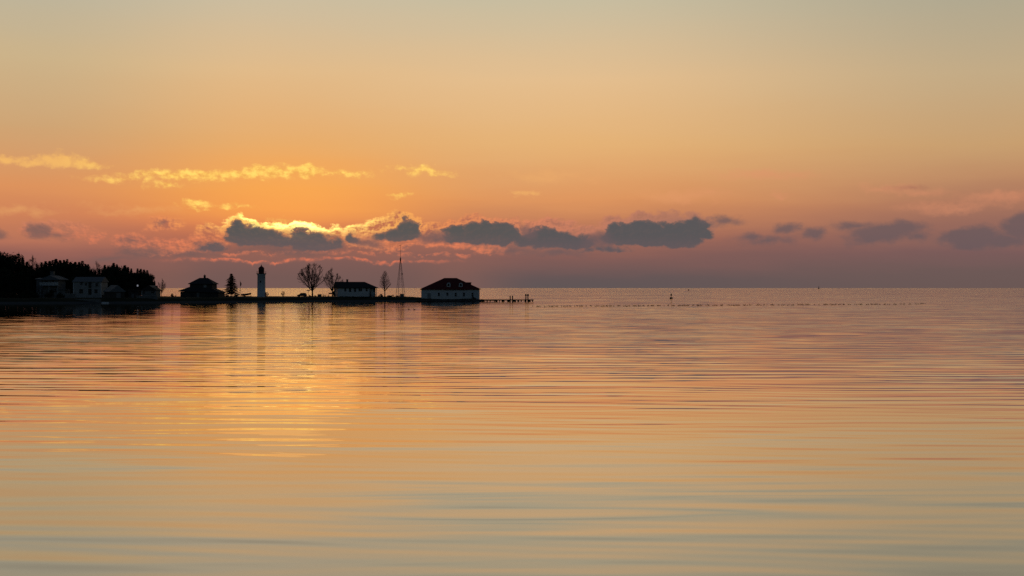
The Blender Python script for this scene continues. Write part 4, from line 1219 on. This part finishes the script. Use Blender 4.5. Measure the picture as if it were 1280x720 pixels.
BM = [boulder_mesh(i) for i in range(4)]
rb = random.Random(4)
for i in range(26):
    px = 522 + i * 3.25 + rb.uniform(-0.8, 0.8)
    d = 497.0 + rb.uniform(-0.8, 1.0) + (max(0, px - 596) * 0.7)
    o = link(bpy.data.objects.new('boulder', BM[i % 4]))
    q = rb.uniform(0.55, 0.95)
    o.location = (X(px, d), d, max(0.1, gh(X(px, d), d)) + 0.05); o.scale = (q * 1.2, q, q); o.rotation_euler = (0, 0, rb.uniform(0, 6))
    tag(o, 'dark boulder at the waterline below the red roofed boathouse', 'boulder', 'boulders below the red roofed boathouse')

# ------------------------------------------------------------------ buoys and far light
d = 640; h = thing('channel_buoy', 'dark buoy with a round topmark floating alone right of the pier', 'buoy', (X(839, d), d, 0))
b_ = MB(); b_.lathe([(0.3, -0.5), (0.72, -0.2), (0.85, 0.25), (0.72, 0.62), (0.3, 0.75)], 20); b_.build('float', M['buoy'], h, True)
b_ = MB()
for i in range(3):
    a = 6.2832 * i / 3 + 0.3
    b_.tube((0.3 * math.cos(a), 0.3 * math.sin(a), 0.7), (0.1 * math.cos(a), 0.1 * math.sin(a), 1.5), 0.05, 0.05, 6)
b_.build('tripod', M['buoy'], h)
b_ = MB(); b_.lathe([(0.1, 1.4), (0.36, 1.6), (0.42, 1.95), (0.34, 2.25), (0.12, 2.5), (0.05, 2.9)], 16); b_.build('topmark', M['buoy'], h, True)
d = 2700; h = thing('channel_buoy', 'tiny far buoy just below the horizon right of the nearer buoy', 'buoy', (X(860.6, d), d, 0))
b_ = MB(); b_.lathe([(0.8, -0.5), (1.3, 0), (1.3, 0.6), (0.9, 0.9)], 16); b_.build('float', M['buoy'], h)
b_ = MB(); b_.lathe([(0.6, 0.9), (0.5, 1.9), (0.9, 2.2), (0.7, 3.0), (0.2, 3.4)], 12); b_.build('topmark', M['buoy'], h)
d = 9000; h = thing('offshore_light', 'tiny tower standing on the horizon at the right', 'tower', (X(1023.5, d), d, 0))
b_ = MB(); b_.lathe([(5, -2), (5, 5), (4.4, 5.4)], 16); b_.build('base', M['rock'], h)
b_ = MB(); b_.lathe([(2.2, 5.4), (1.7, 13), (2.6, 13.3), (2.6, 13.8), (1.6, 14), (1.6, 16.5), (0.3, 18.5), (0.2, 21)], 14); b_.build('tower', M['buoy'], h)

# ------------------------------------------------------------------ birds


def bird_mesh(seed):
    r = random.Random(seed); b = MB()
    hl = r.uniform(0.9, 1.15); nk = r.uniform(0.02, 0.16)
    secs = [(-0.36, 0.10, 0.015), (-0.28, 0.085, 0.05), (-0.15, 0.06, 0.105), (0.0, 0.05, 0.125), (0.13, 0.065, 0.11), (0.21, 0.11, 0.075), (0.235, 0.17, 0.045),
            (0.245, 0.22 + nk, 0.038), (0.26, 0.26 + nk, 0.052), (0.30, 0.265 + nk, 0.045), (0.335, 0.255 + nk, 0.02), (0.39, 0.245 + nk, 0.008)]
    n = 8; pts = []
    for i, (x_, z_, q) in enumerate(secs):
        p0 = secs[max(0, i - 1)]; p1 = secs[min(len(secs) - 1, i + 1)]
        tx, tz = p1[0] - p0[0], p1[1] - p0[1]; l = math.hypot(tx, tz) or 1
        nx2, nz2 = -tz / l, tx / l
        for j in range(n):
            a = 6.2832 * j / n
            pts.append(((x_ + nx2 * q * math.sin(a) * 0.8) * hl, q * math.cos(a) * hl, (z_ + nz2 * q * math.sin(a) * 0.8) * hl))
    b.solid(pts, [(i * n + j, i * n + (j + 1) % n, (i + 1) * n + (j + 1) % n, (i + 1) * n + j) for i in range(len(secs) - 1) for j in range(n)] + [tuple(reversed(range(n))), tuple((len(secs) - 1) * n + j for j in range(n))])
    return b.mesh('waterbird', M['bird'], True)


BD = [bird_mesh(i) for i in range(5)]
rb = random.Random(12)
pos = []
px = 666.0
while px < 1158 and len(pos) < 270:
    y = 383.2 - (px - 666) * 0.0066 + rb.gauss(0, 0.22)
    pos.append((px, y))
    px += rb.choice([0.8, 1.1, 1.5, 2.0, 2.8, 5.0]) * (1.0 if px < 900 else 1.15)
for i, (px, y) in enumerate(pos):
    d = H_CAM * F / (y - 360)
    o = link(bpy.data.objects.new('waterbird', BD[i % 5]))
    q = rb.uniform(0.6, 1.0)
    o.location = (X(px, d), d, 0); o.scale = (q, q, q); o.rotation_euler = (0, 0, rb.choice([0, math.pi]) + rb.gauss(0, 0.6))
    tag(o, 'small dark waterbird in the long line floating right of the pier', 'bird', 'waterbirds resting in a long line')
for px, y in ((518, 387.2), (541, 387.6), (511, 386.8)):
    d = H_CAM * F / (y - 360)
    o = link(bpy.data.objects.new('waterbird', BD[1])); o.location = (X(px, d), d, 0); o.rotation_euler = (0, 0, 0.4 + px)
    tag(o, 'small dark waterbird floating in front of the red roofed boathouse', 'bird', 'waterbirds in front of the red roofed boathouse')

# ------------------------------------------------------------------ render settings
sc.render.engine = 'CYCLES'
sc.cycles.max_bounces = 6
sc.cycles.glossy_bounces = 3
sc.cycles.diffuse_bounces = 2
sc.cycles.caustics_reflective = False
sc.cycles.caustics_refractive = False
sc.cycles.use_denoising = False
sc.cycles.pixel_filter_type = 'BLACKMAN_HARRIS'
sc.view_settings.view_transform = 'Standard'
sc.view_settings.look = 'None'
sc.view_settings.exposure = 0.0
sc.view_settings.gamma = 1.0
sc.view_settings.use_curve_mapping = False
